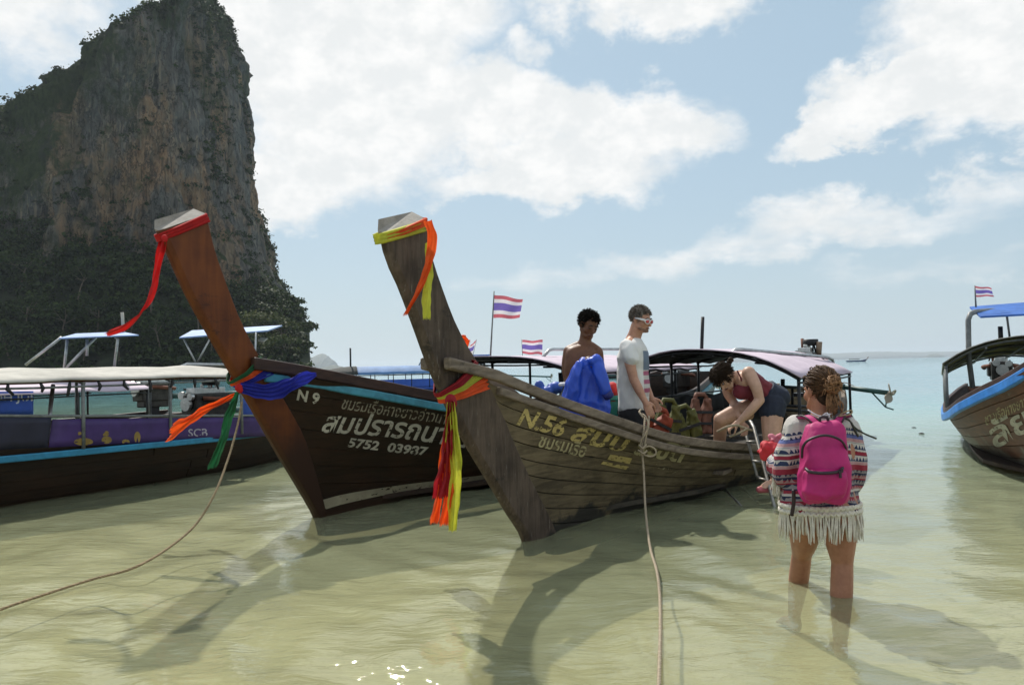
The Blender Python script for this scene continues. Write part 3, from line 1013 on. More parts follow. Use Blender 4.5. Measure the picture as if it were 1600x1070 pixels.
    def rail(name, s0, s1, w, h, dz, dy, m_, sg, beak=0.0):
        ss = np.linspace(s0, s1, 40)
        rings = []
        for s in ss:
            z = float(zsheer(s)) + dz
            b = float(bfun(max(s, s_bow))) + dy
            b = max(b, beak) if beak else b
            q = [(s, sg * (b - w / 2), z - h / 2), (s, sg * (b + w / 2), z - h / 2), (s, sg * (b + w / 2), z + h / 2), (s, sg * (b - w / 2), z + h / 2)]
            rings.append(q if sg > 0 else q[::-1])
        mb = MB(); mb.loft(rings)
        return bevel(mb.build(name, m_, r), 0.012)
    for sg in (-1, 1):
        rail("gunwale", s_bow + cap_start, s_end, gun[0], gun[1], 0.02, -0.01, cap_mat or m_stem, sg, stem_th[1] / 2 + gun[0] / 2 + 0.002)
        rail("rubbing_strake", s_bow + 0.02, s_end - 0.1, rub[0], rub[1], -rub_drop, 0.022, rub_mat or m_stem, sg)
    return st


def lay_on(B, V2, F2, off=0.005):
    """drop a flat pixel drawing onto the hull along the sight lines; returns local verts, faces"""
    out, keep = [], {}
    for i, (px, py) in enumerate(V2):
        v = ray(px, py); v = v / np.linalg.norm(v)
        h = B.bvh.ray_cast(Vector(CAM), Vector(v))
        if h[0] is None:
            continue
        nrm = np.array(h[1])
        if np.dot(nrm, v) > 0: nrm = -nrm
        keep[i] = len(out)
        out.append(B.loc(np.array(h[0]) + nrm * off))
    fs = [tuple(keep[i] for i in f) for f in F2 if all(i in keep for i in f)]
    return out, fs


FONTS = {}


def font(name):
    if name not in FONTS:
        import os
        p = os.path.join(bpy.utils.system_resource('DATAFILES', path='fonts'), name)
        try:
            FONTS[name] = bpy.data.fonts.load(p)
        except Exception:
            FONTS[name] = None
    return FONTS[name]


def text_shape(txt, bold=0.0, fontname=None, shear=0.0, cut=0.12):
    """2-D triangles of a line of writing, scaled so that x runs 0..1 over its width; also its y range"""
    c = bpy.data.curves.new("t", 'FONT')
    c.body = txt
    c.shear = shear
    c.offset = bold
    c.resolution_u = 3
    f_ = font(fontname) if fontname else None
    if f_: c.font = f_
    o = bpy.data.objects.new("t", c); COL.objects.link(o)
    bpy.context.view_layer.update()
    me = bpy.data.meshes.new_from_object(o.evaluated_get(bpy.context.evaluated_depsgraph_get()))
    bpy.data.objects.remove(o); bpy.data.curves.remove(c)
    bm = bmesh.new(); bm.from_mesh(me); bpy.data.meshes.remove(me)
    bmesh.ops.triangulate(bm, faces=bm.faces[:])
    for _ in range(2):
        ed = [e for e in bm.edges if e.calc_length() > cut]
        if not ed: break
        bmesh.ops.subdivide_edges(bm, edges=ed, cuts=1)
        bmesh.ops.triangulate(bm, faces=bm.faces[:])
    bm.verts.ensure_lookup_table()
    V = np.array([v.co[:2] for v in bm.verts]); F = [tuple(v.index for v in f.verts) for f in bm.faces]
    bm.free()
    x0, x1 = V[:, 0].min(), V[:, 0].max()
    V[:, 0] -= x0
    return V / (x1 - x0), F


def write_on(B, txt, p0, p1, height, m_, bold=0.0, fontname=None, shear=0.0, name="painted_lettering", bend=0.0, up=None, yref=None):
    """writing from pixel p0 to p1 along its baseline; height = pixel height of its tallest stroke"""
    V, F = text_shape(txt, bold, fontname, shear)
    p0, p1 = np.array(p0, float), np.array(p1, float)
    ex = p1 - p0
    ey = np.array([ex[1], -ex[0]]) / np.linalg.norm(ex) if up is None else np.array(up, float)
    ym = V[:, 1].max() * (yref or 1.0)
    P = [p0 + ex * v[0] + ey * (v[1] / ym * height) + ey * (-bend * math.sin(math.pi * v[0])) for v in V]
    vs, fs = lay_on(B, P, F)
    mb = MB(); mb.add(vs, fs)
    return mb.build(name, m_, B.root)


def paint_strip(B, top, bot, m_, name, n=40):
    A, C = spline(top, n), spline(bot, n)
    V2, F2 = [], []
    for a, c in zip(A, C): V2 += [a, (a + c) / 2, c]
    for i in range(n - 1):
        for k in range(2):
            q = i * 3 + k
            F2.append((q, q + 1, q + 4, q + 3))
    vs, fs = lay_on(B, V2, F2, 0.007)
    mb = MB(); mb.add(vs, fs)
    return mb.build(name, m_, B.root)


def canopy(B, s0, s1, w, zc, ze, m_top, m_frame, tilt=0.0, posts=3, zfloor=None, fringe=False, rise=0.0, sides=(-1, 1), under=None):
    """arched roof on hoops and posts; w half width, zc crown height, ze eave height, tilt = height change per metre of width"""
    r = B.root
    ny, ns = 13, 14
    vs, fs = [], []
    def P(s, q, dz=0):
        lat = q * w
        return (s, lat, ze + (zc - ze) * (1 - abs(q) ** 2.2) + tilt * lat + rise * (s - s0) / (s1 - s0) - 0.018 * math.sin((s - s0) / (s1 - s0) * math.pi * posts) ** 2 + 0.008 * math.sin(s * 7 + q * 5) + dz)
    for i in range(ns):
        s = s0 + (s1 - s0) * i / (ns - 1)
        for j in range(ny):
            vs.append(P(s, -1 + 2 * j / (ny - 1)))
    for i in range(ns - 1):
        for j in range(ny - 1):
            a = i * ny + j
            fs.append((a, a + ny, a + ny + 1, a + 1))
    n0 = len(vs)
    # short valance hanging from both eaves
    mb = MB(); mb.add(vs, fs)
    o = solidify(mb.build("canopy_roof", m_top, r, True), 0.012)
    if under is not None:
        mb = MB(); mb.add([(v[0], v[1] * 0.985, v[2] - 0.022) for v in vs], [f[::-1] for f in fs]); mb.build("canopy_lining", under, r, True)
    for k in range(posts + 1):
        s = s0 + (s1 - s0) * (0.015 + 0.97 * k / posts)
        mb = MB(); mb.tube([P(s, q, -0.045) for q in np.linspace(-0.98, 0.98, 15)], 0.018, 6); mb.build("hoop", m_frame, r, True)
        for sg in (-1, 1):
            zf = float(zfloor(s)) if zfloor else 0.4
            lat = sg * w * 0.96
            bot = sg * min(w * 0.96, w)
            mb = MB(); mb.tube([(s, bot, zf - 0.05), (s, lat, P(s, sg * 0.96)[2] - 0.04)], 0.02, 7); mb.build("post", m_frame, r, True)
    for q in (-0.97, -0.5, 0, 0.5, 0.97):
        mb = MB(); mb.tube([P(s, q, -0.075) for s in np.linspace(s0, s1, 6)], 0.014, 6); mb.build("roof_batten", m_frame, r, True)
    return P


def pipe(B, pts, rr, m_, name="pipe_frame", n=7, world=False, k=0):
    L = [B.loc(p) for p in pts] if world else pts
    if k: L = spline(L, k)
    mb = MB(); mb.tube(L, rr, n); return mb.build(name, m_, B.root, True)


def engine(B, C, scale=1.0, shaft_to=None, shaft_from=None, seed=1):
    """car engine on its pivot with a long propeller shaft; C local position of the block"""
    r = B.root; C = np.array(C, float); k = scale
    rs = np.random.default_rng(seed)
    M_BLK = mat("oily_engine_block", (0.05, 0.045, 0.04), 0.5, 0.5, 10, metal=0.5)
    M_RUST = mat("rusty_manifold", (0.16, 0.06, 0.035), 0.8, 0.4, 10)
    M_ALU = mat("bare_aluminium", (0.55, 0.55, 0.53), 0.35, 0.2, 10, metal=0.8)
    mb = MB(); mb.box(C, (0.62 * k, 0.34 * k, 0.34 * k)); mb.box(C + [0, 0, -0.22 * k], (0.5 * k, 0.26 * k, 0.14 * k)); mb.box(C + [0.02 * k, 0.19 * k, 0.0], (0.4 * k, 0.06 * k, 0.2 * k))
    e = bevel(mb.build("engine", M_BLK, r), 0.02)
    mb = MB(); mb.box(C + [0, 0, 0.21 * k], (0.56 * k, 0.2 * k, 0.09 * k))
    for i in range(4): mb.tube([C + [-.2 * k + .13 * k * i, 0, .25 * k], C + [-.2 * k + .13 * k * i, 0, .31 * k]], 0.025 * k, 7)
    bevel(mb.build("cylinder_head", M_ALU, e), 0.012)
    mb = MB(); mb.tube([C + [0.05 * k, -0.05 * k, 0.29 * k], C + [0.05 * k, -0.05 * k, 0.40 * k]], [0.13 * k, 0.13 * k], 14); mb.build("air_filter", M_DARK, e, True)
    for sg in (-1, 1):
        mb = MB(); mb.tube(spline([C + [-.2 * k, sg * .17 * k, .1 * k], C + [0, sg * .28 * k, .08 * k], C + [.3 * k, sg * .25 * k, .05 * k]], 8), 0.035 * k, 8); mb.build("manifold", M_RUST, e, True)
    for dy_, dz_2, rr in ((0, 0.02, .10), (0.09, .15, .06), (-.1, .13, .055)):
        mb = MB(); mb.tube([C + [-.33 * k, dy_ * k, dz_2 * k], C + [-.38 * k, dy_ * k, dz_2 * k]], rr * k, 14); mb.build("pulley", M_ALU, e)
    for i in range(5):
        a = C + rs.uniform(-1, 1, 3) * [.25 * k, .17 * k, .2 * k]; b_ = C + rs.uniform(-1, 1, 3) * [.3 * k, .2 * k, .25 * k]
        mb = MB(); mb.tube(spline([a, (a + b_) / 2 + rs.uniform(-.12, .12, 3) * k + [0, 0, .1 * k], b_], 8), 0.014 * k, 6); mb.build("hose", M_RUBBER, e, True)
    mb = MB(); mb.tube([C + [.15 * k, .1 * k, .1 * k], C + [.2 * k, .12 * k, .42 * k]], [0.03 * k, 0.028 * k], 8); mb.build("exhaust_pipe", M_RUST, e, True)
    mb = MB(); mb.box(C + [0, 0, -.4 * k], (0.16 * k, 0.16 * k, 0.3 * k)); mb.box(C + [0, 0, -.56 * k], (.4 * k, .5 * k, .06 * k)); mb.build("pivot_mount", M_DARK, e)
    if shaft_to is not None:
        A = np.array(shaft_from if shaft_from is not None else C + [.3 * k, 0, -.1 * k]); Z = np.array(shaft_to, float)
        M_GRN = mat("green_shaft_paint", (0.03, 0.085, 0.075), 0.5, 0.3, 6)
        mb = MB(); mb.tube([A, A + (Z - A) * .35], 0.05, 10); mb.tube([A + (Z - A) * .35, Z], 0.038, 10); mb.build("propeller_shaft", M_GRN, e, True)
        dv = (Z - A) / np.linalg.norm(Z - A)
        up = np.array([0, 0, 1.0]); sd_ = np.cross(dv, up); sd_ /= np.linalg.norm(sd_); up = np.cross(sd_, dv)
        pb = MB(); pb.tube([Z - dv * .03, Z + dv * .09], [0.035, 0.02], 9)
        for i in range(3):
            a = 0.5 + i * 2 * math.pi / 3
            rd = up * math.cos(a) + sd_ * math.sin(a); tn = -up * math.sin(a) + sd_ * math.cos(a)
            rings = []
            for q in np.linspace(0, 1, 6):
                wv = 0.07 * math.sin(math.pi * (0.15 + 0.8 * q)); c_ = Z + dv * .03 + rd * (.02 + .15 * q)
                ch = tn * math.cos(.6) + dv * math.sin(.6)
                th = np.cross(ch, rd) * .006
                rings.append([c_ - ch * wv - th, c_ + ch * wv - th, c_ + ch * wv + th, c_ - ch * wv + th])
            pb.loft(rings)
        pb.build("propeller", mat("bronze_propeller", (0.42, 0.36, 0.28), 0.5, 0.2, 8, metal=0.3), e)
        mb = MB(); mb.tube([Z - dv * .28, Z - dv * .02 - up * .22, Z + dv * .1 - up * .24], 0.012, 6); mb.tube([Z - dv * .02, Z - dv * .02 - up * .22], 0.01, 6); mb.build("skeg", M_GRN, e)
    return e


# ------------------------------------------------------------------ 1. the weathered boat in the middle, N.56
M_W56 = wood("weathered_hull_wood", (0.062, 0.046, 0.026), (0.170, 0.130, 0.074), (1.6, 18, 30), 0.8, stain=(0.020, 0.018, 0.014), stain_z=0.09, rnd=0.25, bump=0.5)
M_S56 = wood("weathered_prow_wood", (0.042, 0.029, 0.021), (0.115, 0.083, 0.060), (28, 28, 3), 0.8, rnd=0, bump=0.6, scratch=0.35, stain=(0.02, 0.018, 0.014), stain_z=-0.02)
M_G56 = wood("bleached_rail_wood", (0.095, 0.073, 0.054), (0.24, 0.19, 0.145), (2.5, 30, 30), 0.8, rnd=0.1, bump=0.5, stain=(0.05, 0.042, 0.034), stain_z=-2)
M_LIN56 = wood("inner_hull_wood", (0.03, 0.026, 0.02), (0.07, 0.06, 0.046), (2, 20, 20), 0.85)
M_CAP = mat('bare_end_grain', (0.30, 0.27, 0.235), 0.8, 0.2, 14, bump=0.3)
B56 = Boat("longtail_boat", (0.20, 6.08), 32, "weathered grey-brown long-tail boat with yellow letters N.56 and passengers aboard")
b56 = Interp([-1.0, -0.62, 0.0, 0.6, 1.2, 2.0, 3.0, 4.5, 6.5, 8.5, 9.6], [0.05, 0.06, 0.18, 0.34, 0.52, 0.74, 0.92, 1.0, 0.97, 0.75, 0.55])
PX56 = [(770, 592), (835, 616), (900, 640), (960, 660), (1010, 677), (1060, 690), (1110, 697), (1160, 701), (1205, 702)]
sh = B56.sheer_from_px(PX56, b56, -1)
sb_ = B56.plane(686, 567, -.1)
sh = [(-1.6, sb_[1] + 0.10), sb_] + sh
xs_ = [s for s, z in sh]
keepi = [0]
for i in range(1, len(xs_)):
    if xs_[i] > xs_[keepi[-1]] + 0.05: keepi.append(i)
sh = [sh[i] for i in keepi]
zlast = sh[-1][1]
sh += [(sh[-1][0] + 1.2, zlast), (6.5, zlast + 0.06), (8.2, zlast + 0.20), (9.6, zlast + 0.45)]
z56 = Interp([s for s, _ in sh], [z for _, z in sh])
p56 = Interp([-0.6, 0.6, 1.5, 2.5, 3.6, 7, 9.5], [1.6, 1.15, 0.55, 0.40, 0.28, 0.3, 0.5])
F56 = [B56.plane(x, y, -0.05) for x, y in [(605, 363), (615, 405), (635, 450), (661, 520), (679, 570), (704, 628), (735, 690), (775, 757), (800, 800), (824, 838)]]
R56 = [B56.plane(x, y, -0.06) for x, y in [(669, 343), (676, 395), (690, 440), (712, 500), (735, 545), (770, 603), (802, 685), (824, 735), (845, 778), (868, 826)]]
F56.append((F56[-1][0] + 0.06, F56[-1][1] - 0.16)); R56.append((R56[-1][0] + 0.05, R56[-1][1] - 0.14))
build_hull(B56, b56, z56, p56, R56[-1][0] - 0.02, F56, R56, 9.6, (M_W56, M_S56, M_LIN56), n_strake=10, gun=(0.06, 0.075), rub=(0.05, 0.06), rub_mat=M_G56, cap_mat=M_G56,
           cap_start=B56.plane(686, 567, -.1)[0] - R56[5][0] + 0.07, s_bow=R56[5][0] + 0.02, nlen=3, rub_drop=0.075, m_cap=M_CAP)
M_YEL = worn_paint("worn_yellow_paint", (0.52, 0.40, 0.14), 0.42)
M_YEL2 = worn_paint("faded_yellow_paint", (0.42, 0.36, 0.19), 0.42)
M_YEL3 = worn_paint("rubbed_off_yellow_paint", (0.36, 0.30, 0.17), 0.75)
THAI = "NotoSansThai-VariableFont_wdth,wght.woff2"
write_on(B56, "N.56", (806, 662), (879, 682), 28, M_YEL, 0.03, None, 0.25)
write_on(B56, "ส้มป", (890, 687), (986, 707), 27, M_YEL, 0.022, THAI, 0.35, yref=0.8)
write_on(B56, "ระชัดี", (988, 708), (1074, 723), 25, M_YEL2, 0.02, THAI, 0.35, yref=0.8)
write_on(B56, "ชมรมเรือ", (840, 697), (913, 714), 17, M_YEL2, 0.012, THAI, 0.2, yref=0.75)
write_on(B56, "5752", (1020, 733), (1060, 741), 12, M_YEL3, 0.01, None, 0.2)
for (a, b_, c_, d_) in (((953, 709), (987, 715), (983, 724), (948, 717)), ((942, 720), (982, 728), (977, 733), (938, 724))):
    paint_strip(B56, [a, b_], [d_, c_], M_YEL, "painted_flag", 8)
# foredeck between the bows
mb = MB(); rings = []
for s in np.linspace(R56[5][0] + 0.03, 0.9, 8):
    b_ = max(float(b56(s)) - 0.05, 0.03); z = float(z56(s)) - 0.05
    rings.append([(s, -b_, z), (s, b_, z), (s, b_, z - 0.03), (s, -b_, z - 0.03)])
mb.loft(rings); mb.build("foredeck", M_G56, B56.root)
for s in (2.3, 3.4, 4.6, 5.8):
    b_ = float(b56(s)) * 0.9
    mb = MB(); mb.box((s, 0, 0.24), (0.28, 2 * b_, 0.04)); bevel(mb.build("thwart", M_G56, B56.root), 0.006)
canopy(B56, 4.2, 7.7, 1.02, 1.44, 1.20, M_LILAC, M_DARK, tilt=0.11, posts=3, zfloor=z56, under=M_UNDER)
# dark side curtain low along the far side, and along the near side behind the climbing woman
M_CURT = mat("dark_side_curtain", (0.035, 0.035, 0.036), 0.8, 0.5, 3, bump=0.4, bscale=6)
for sg, s0, s1 in ((1, 2.6, 7.6), (-1, 4.6, 7.6)):
    mb = MB(); vs, fs = [], []
    ss = np.linspace(s0, s1, 46)
    for i, s in enumerate(ss):
        b_ = float(b56(s)) - 0.02 + 0.02 * math.sin(i * 1.9)
        zt = 0.80 + 0.02 * math.sin(i * 0.9)
        if sg < 0: zt = 0.62
        for k in range(4): vs.append((s, sg * (b_ + 0.012 * math.sin(i * 1.3 + k)), float(z56(s)) + 0.03 + (zt - float(z56(s)) - 0.03) * k / 3))
    for i in range(45):
        for k in range(3): fs.append((i * 4 + k, i * 4 + k + 1, i * 4 + k + 5, i * 4 + k + 4))
    mb.add(vs, fs); solidify(mb.build("side_curtain", M_CURT, B56.root, True), 0.008)
    pipe(B56, [(s, sg * (float(b56(s)) - 0.02), 0.83 if sg > 0 else 0.64) for s in np.linspace(s0, s1, 12)], 0.014, M_DARK, "curtain_rail")
    for s in np.linspace(s0, 4.0, 3) if sg > 0 else []:
        pipe(B56, [(s, sg * float(b56(s)) * .97, float(z56(s)) - .05), (s, sg * float(b56(s)) * .97, 1.25 if s > 4 else 0.85)], 0.016, M_DARK, "post")
# front pole and the bent pipe rack over the roof
pipe(B56, [at(1096, 556, 9.9), at(1098, 495, 9.9)], 0.022, M_DARK, "pole", world=True)
pipe(B56, [at(1140, 560, 10.2), at(1143, 551, 10.2), at(1150, 546, 10.2), at(1160, 546, 10.3), at(1240, 553, 11.4), at(1292, 558, 12.2), at(1301, 562, 12.3), at(1303, 570, 12.3), at(1298, 590, 12.3)], 0.024, M_STEEL, "roof_rack", world=True)
pipe(B56, [at(1285, 557, 12.2), at(1294, 590, 12.4)], 0.02, M_GREYPIPE, "roof_rack", world=True)
engine(B56, B56.loc(at(1262, 566, 13.2)), 0.95, shaft_to=B56.loc(at(1388, 614, 12.2)), shaft_from=B56.loc(at(1285, 600, 13.0)))
pipe(B56, [at(1279, 556, 13.1), at(1280, 534, 13.1)], [0.045, 0.05], mat("brown_tiller_grip", (0.22, 0.15, 0.1), 0.7), "tiller_grip", world=True)
# rear frame with rails behind the wading woman
for y_ in (604, 633, 640):
    pipe(B56, [at(1222, y_, 10.4), at(1275, y_ + 3, 12.4)], 0.022, M_DARK, "side_rail", world=True)
pipe(B56, [at(1223, 592, 10.4), at(1223, 660, 10.4)], 0.028, M_DARK, "post", world=True)
pipe(B56, [at(1238, 606, 11.0), at(1238, 634, 11.0)], 0.018, M_DARK, "post", world=True)

# ------------------------------------------------------------------ 2. the dark varnished boat left of it, N 9
M_H9 = wood("dark_varnished_wood", (0.010, 0.0045, 0.002), (0.028, 0.011, 0.005), (1.6, 18, 30), 0.42, stain=(0.010, 0.006, 0.004), stain_z=-0.3, rnd=0.25, bump=0.25)
M_S9 = wood("red_brown_prow_wood", (0.085, 0.020, 0.003), (0.165, 0.044, 0.006), (16, 16, 1.5), 0.6, stain=(0.028, 0.010, 0.004), stain_z=0.80, stain_w=0.35, rnd=0, bump=0.25)  # turns darker brown towards the foot of the post
M_C9 = wood("dark_rail_wood", (0.022, 0.010, 0.007), (0.055, 0.025, 0.016), (2.5, 30, 30), 0.55, rnd=0, bump=0.3)
M_LIN9 = wood("dark_inner_wood", (0.02, 0.012, 0.008), (0.05, 0.03, 0.02), (2, 20, 20), 0.8)
B9 = Boat("longtail_boat", (-1.72, 7.12), 32, "dark varnished long-tail boat with blue rail and white letters N 9")
b9 = Interp([-1.0, -0.55, 0.0, 0.6, 1.2, 2.0, 3.0, 4.5, 6.5, 8.5, 9.8], [0.05, 0.06, 0.20, 0.38, 0.55, 0.76, 0.93, 1.0, 0.97, 0.75, 0.55])
sh = B9.sheer_from_px([(403, 574), (440, 579), (490, 586), (545, 597), (600, 607), (650, 617), (700, 626)], b9, -1)
sb_ = B9.plane(390, 571, -.1)
sh = [(-1.5, sb_[1] + .05), sb_] + sh
keepi = [0]
for i in range(1, len(sh)):
    if sh[i][0] > sh[keepi[-1]][0] + 0.05: keepi.append(i)
sh = [sh[i] for i in keepi]
zl_ = sh[-1][1]
sh += [(sh[-1][0] + 0.9, zl_ - 0.16), (sh[-1][0] + 2.2, zl_ - 0.26), (6.8, zl_ - 0.2), (9.8, zl_ + 0.15)]
z9 = Interp([s for s, _ in sh], [z for _, z in sh])
F9 = [B9.plane(x, y, -0.05) for x, y in [(252, 360), (271, 402), (297, 460), (330, 520), (362, 575), (400, 640), (440, 710), (470, 760), (498, 808)]]
R9 = [B9.plane(x, y, -0.06) for x, y in [(323, 335), (336, 390), (353, 440), (376, 500), (403, 553), (441, 620), (472, 676), (489, 725), (506, 786)]]
F9.append((F9[-1][0] + 0.06, F9[-1][1] - 0.16)); R9.append((R9[-1][0] + 0.05, R9[-1][1] - 0.2))
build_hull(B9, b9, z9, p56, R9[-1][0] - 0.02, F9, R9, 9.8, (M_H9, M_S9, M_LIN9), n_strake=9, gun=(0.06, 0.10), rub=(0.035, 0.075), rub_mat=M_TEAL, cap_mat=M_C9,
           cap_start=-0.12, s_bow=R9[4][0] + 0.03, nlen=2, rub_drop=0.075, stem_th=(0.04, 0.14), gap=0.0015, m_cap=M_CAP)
M_WHT = worn_paint("worn_white_paint", (0.50, 0.47, 0.38), 0.30)
M_WHT2 = worn_paint("thin_white_paint", (0.34, 0.30, 0.22), 0.45)
write_on(B9, "N 9", (463, 624), (497, 631), 17, M_WHT, 0.035)
write_on(B9, "ชมรมเรือหางยาวอ่าวนาง", (533, 638), (706, 664), 19, M_WHT2, 0.004, THAI, 0.3, yref=0.85)
write_on(B9, "สมปรารถนา 9", (502, 674), (736, 700), 33, M_WHT, 0.014, THAI, 0.35, bend=-4)
write_on(B9, "5752  03987", (542, 697), (668, 712), 14, M_WHT, 0.03, None, 0.2)
paint_strip(B9, [(494, 783), (540, 771), (620, 758), (700, 748), (775, 739)], [(499, 798), (540, 786), (620, 769), (700, 757), (775, 746)], worn_paint("old_white_boot_stripe", (0.36, 0.32, 0.22), 0.3), "boot_stripe")
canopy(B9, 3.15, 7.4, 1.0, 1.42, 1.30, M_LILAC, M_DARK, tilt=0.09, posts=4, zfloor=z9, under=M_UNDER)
pipe(B9, [at(838, 568, 10.5), at(848, 558, 10.5), at(858, 547, 10.5), at(864, 545.5, 10.6), at(900, 546, 11.5), at(1005, 545, 13)], 0.022, M_STEEL, "roof_rack", world=True)
pipe(B9, [at(875, 582, 9.6), at(878, 640, 9.6)], 0.022, M_DARK, "post", world=True)
engine(B9, (9.2, 0.1, 1.0), 0.95, shaft_to=(12.6, 0.3, 0.75), seed=4)

# ------------------------------------------------------------------ 3. the canopied boat at the left edge
M_H3 = wood("old_dark_hull_wood", (0.013, 0.007, 0.004), (0.036, 0.017, 0.009), (1.6, 18, 30), 0.6, stain=(0.012, 0.008, 0.006), stain_z=-0.2, rnd=0.3, bump=0.35)
B3 = Boat("longtail_boat", (-7.75, 4.75), 28.7, "long white-canopied boat with dark hull, bright blue stripe and purple side banner at left")
b3 = Interp([-1.0, -0.6, 0.0, 1.0, 2.0, 3.5, 6, 8, 9.6], [0.05, 0.06, 0.2, 0.5, 0.75, 0.88, 0.88, 0.75, 0.55])
z3 = Interp([-1.2, -0.4, 0.6, 2.0, 3.5, 5.5, 7.5, 9.6], [1.6, 1.15, 0.85, 0.66, 0.60, 0.57, 0.55, 0.58])
F3 = [(-1.7, 2.3), (-1.55, 1.9), (-1.1, 1.3), (-0.5, 0.55), (0.0, -0.05), (0.08, -0.3)]
R3 = [(-1.35, 2.4), (-1.2, 1.95), (-0.75, 1.3), (-0.2, 0.55), (0.3, -0.05), (0.4, -0.3)]
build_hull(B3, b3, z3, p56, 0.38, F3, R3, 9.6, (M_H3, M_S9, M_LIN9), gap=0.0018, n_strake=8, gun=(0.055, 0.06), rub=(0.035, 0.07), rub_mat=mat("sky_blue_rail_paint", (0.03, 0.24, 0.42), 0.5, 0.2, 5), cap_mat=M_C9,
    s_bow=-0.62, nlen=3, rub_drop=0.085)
canopy(B3, 2.6, 7.1, 0.95, 1.41, 1.315, M_WHITE, M_GREYPIPE, tilt=0.045, posts=4, zfloor=z3, under=mat('orange_canopy_lining', (0.22, 0.07, 0.02), 0.8, 0.3, 4))
# ---- fittings of the left boat: purple banner, dark panel, posts, rear awning
M_PURP = mat("purple_banner", (0.050, 0.022, 0.13), 0.55, 0.25, 2, bump=0.15, bscale=4)
M_NAVY = mat("dark_navy_panel", (0.012, 0.012, 0.03), 0.6, 0.3, 3)
M_GOLD = worn_paint("gold_print", (0.30, 0.20, 0.05), 0.3)
M_PRINT = worn_paint("white_print", (0.45, 0.42, 0.50), 0.15)
M_BLUEBAN = mat("blue_banner", (0.02, 0.07, 0.36), 0.5, 0.2, 2)


def side_panel(B, corners, c, m_, name, thick=0.008, sag=0.0):
    """a sheet hung on the plane y = c of a boat, from its pixel corners (tl, tr, br, bl)"""
    P = [np.array(B.plane(px, py, c)) for px, py in corners]
    n, k = 16, 5
    vs, fs = [], []
    for i in range(n):
        for j in range(k):
            u, v = i / (n - 1), j / (k - 1)
            s, z = (P[0] * (1 - u) + P[1] * u) * (1 - v) + (P[3] * (1 - u) + P[2] * u) * v
            vs.append((s, c + 0.008 * math.sin(u * 17 + v * 3) * math.sin(math.pi * v), z))
    for i in range(n - 1):
        for j in range(k - 1):
            a = i * k + j; fs.append((a, a + 1, a + k + 1, a + k))
    mb = MB(); mb.add(vs, fs)
    o = solidify(mb.build(name, m_, B.root, True), thick)
    wv = [tuple(B.wld(v)) for v in vs]
    B.bvh_keep = B.bvh
    B.bvh = BVHTree.FromPolygons(wv, fs)
    return o


side_panel(B3, [(82, 655), (420, 651), (420, 681), (76, 699)], -0.90, M_PURP, "side_banner")
write_on(B3, "SCB", (294, 682), (324, 681), 12, M_PRINT, 0.012, name="print")


def blob_print(B, cx, cy, rx, ry, m_, name="print"):
    V2 = [(cx, cy)] + [(cx + rx * math.cos(a), cy + ry * math.sin(a)) for a in np.linspace(0, 6.283, 17)[:-1]]
    vs, fs = lay_on(B, V2, [(0, 1 + i, 1 + (i + 1) % 16) for i in range(16)], 0.007)
    mb = MB(); mb.add(vs, fs); mb.build(name, m_, B.root)


for cx, cy, rx, ry in ((130, 690, 15, 6), (124, 677, 3, 3), (130, 675, 3, 3), (166, 687, 8, 6), (166, 677, 4, 4), (162, 679, 2, 2), (196, 690, 6, 4), (214, 683, 5, 9)):
    blob_print(B3, cx, cy, rx, ry, M_GOLD)
blob_print(B3, 305, 687, 3, 1.2, M_PRINT); blob_print(B3, 318, 687, 3, 1.2, M_PRINT)
side_panel(B3, [(-40, 650), (80, 651), (74, 699), (-60, 706)], -0.905, M_NAVY, "side_panel")
B3.bvh = B3.bvh_keep
pipe(B3, [B3.wld([*B3.plane(x, y, -0.9)[:1], -0.9, B3.plane(x, y, -0.9)[1]]) for x, y in [(-40, 649), (80, 650), (420, 649)]], 0.016, M_GREYPIPE, "banner_rail", world=True)
pipe(B3, [at(83, 601, 8.8), at(72, 697, 8.6)], 0.022, M_STEEL, "post", world=True)
for s in np.linspace(2.8, 6.9, 14):     # ties under the eave
    a = np.array([s, -0.93, 1.27 - 0.05]);
    pipe(B3, [a + [0, 0, .03], a + [0.02 * math.sin(s * 9), -0.02, -0.03], a + [0.04 * math.sin(s * 5), -.02, -0.09 - 0.03 * math.sin(s * 7)]], [0.012, 0.02, 0.012], M_RUBBER, "tie")
engine(B3, B3.loc(at(322, 632, 12.0)), 1.0, shaft_to=B3.loc(at(470, 640, 14.8)), seed=9)
pipe(B3, [at(277, 585, 11.4), at(280, 575, 11.4), at(292, 570, 11.4), at(380, 570, 11.8)], 0.035, M_STEEL, "roof_rack", world=True)
# awning over its stern
def slab_px(name, m_, B, quad, th=0.02):
    mb = MB(); L = [B.loc(at(*q)) for q in quad]
    mb.add(L + [l - [0, 0, th] for l in L], [(0, 1, 2, 3), (7, 6, 5, 4), (0, 4, 5, 1), (1, 5, 6, 2), (2, 6, 7, 3), (3, 7, 4, 0)])
    return mb.build(name, m_, B.root)


slab_px("awning", M_PALEBLUE, B3, [(280, 527, 11.6), (418, 516, 11.8), (441, 508, 13.4), (300, 516, 13.2)])
for a, b_ in (((287, 529), (306, 567)), ((330, 525), (308, 567)), ((400, 519), (398, 570))):
    pipe(B3, [at(*a, 11.7), at(*b_, 11.6)], 0.014, M_STEEL, "awning_strut", world=True)
slab_px("tray", M_WHITE, B3, [(403, 531, 12.2), (412, 533, 12.2), (418, 528, 12.5), (408, 527, 12.5)])
# blue sheet at its stern with small print
side_panel(B3, [(378, 622), (418, 624), (422, 664), (376, 664)], -0.86, M_BLUEBAN, "blue_sheet"); B3.bvh = B3.bvh_keep

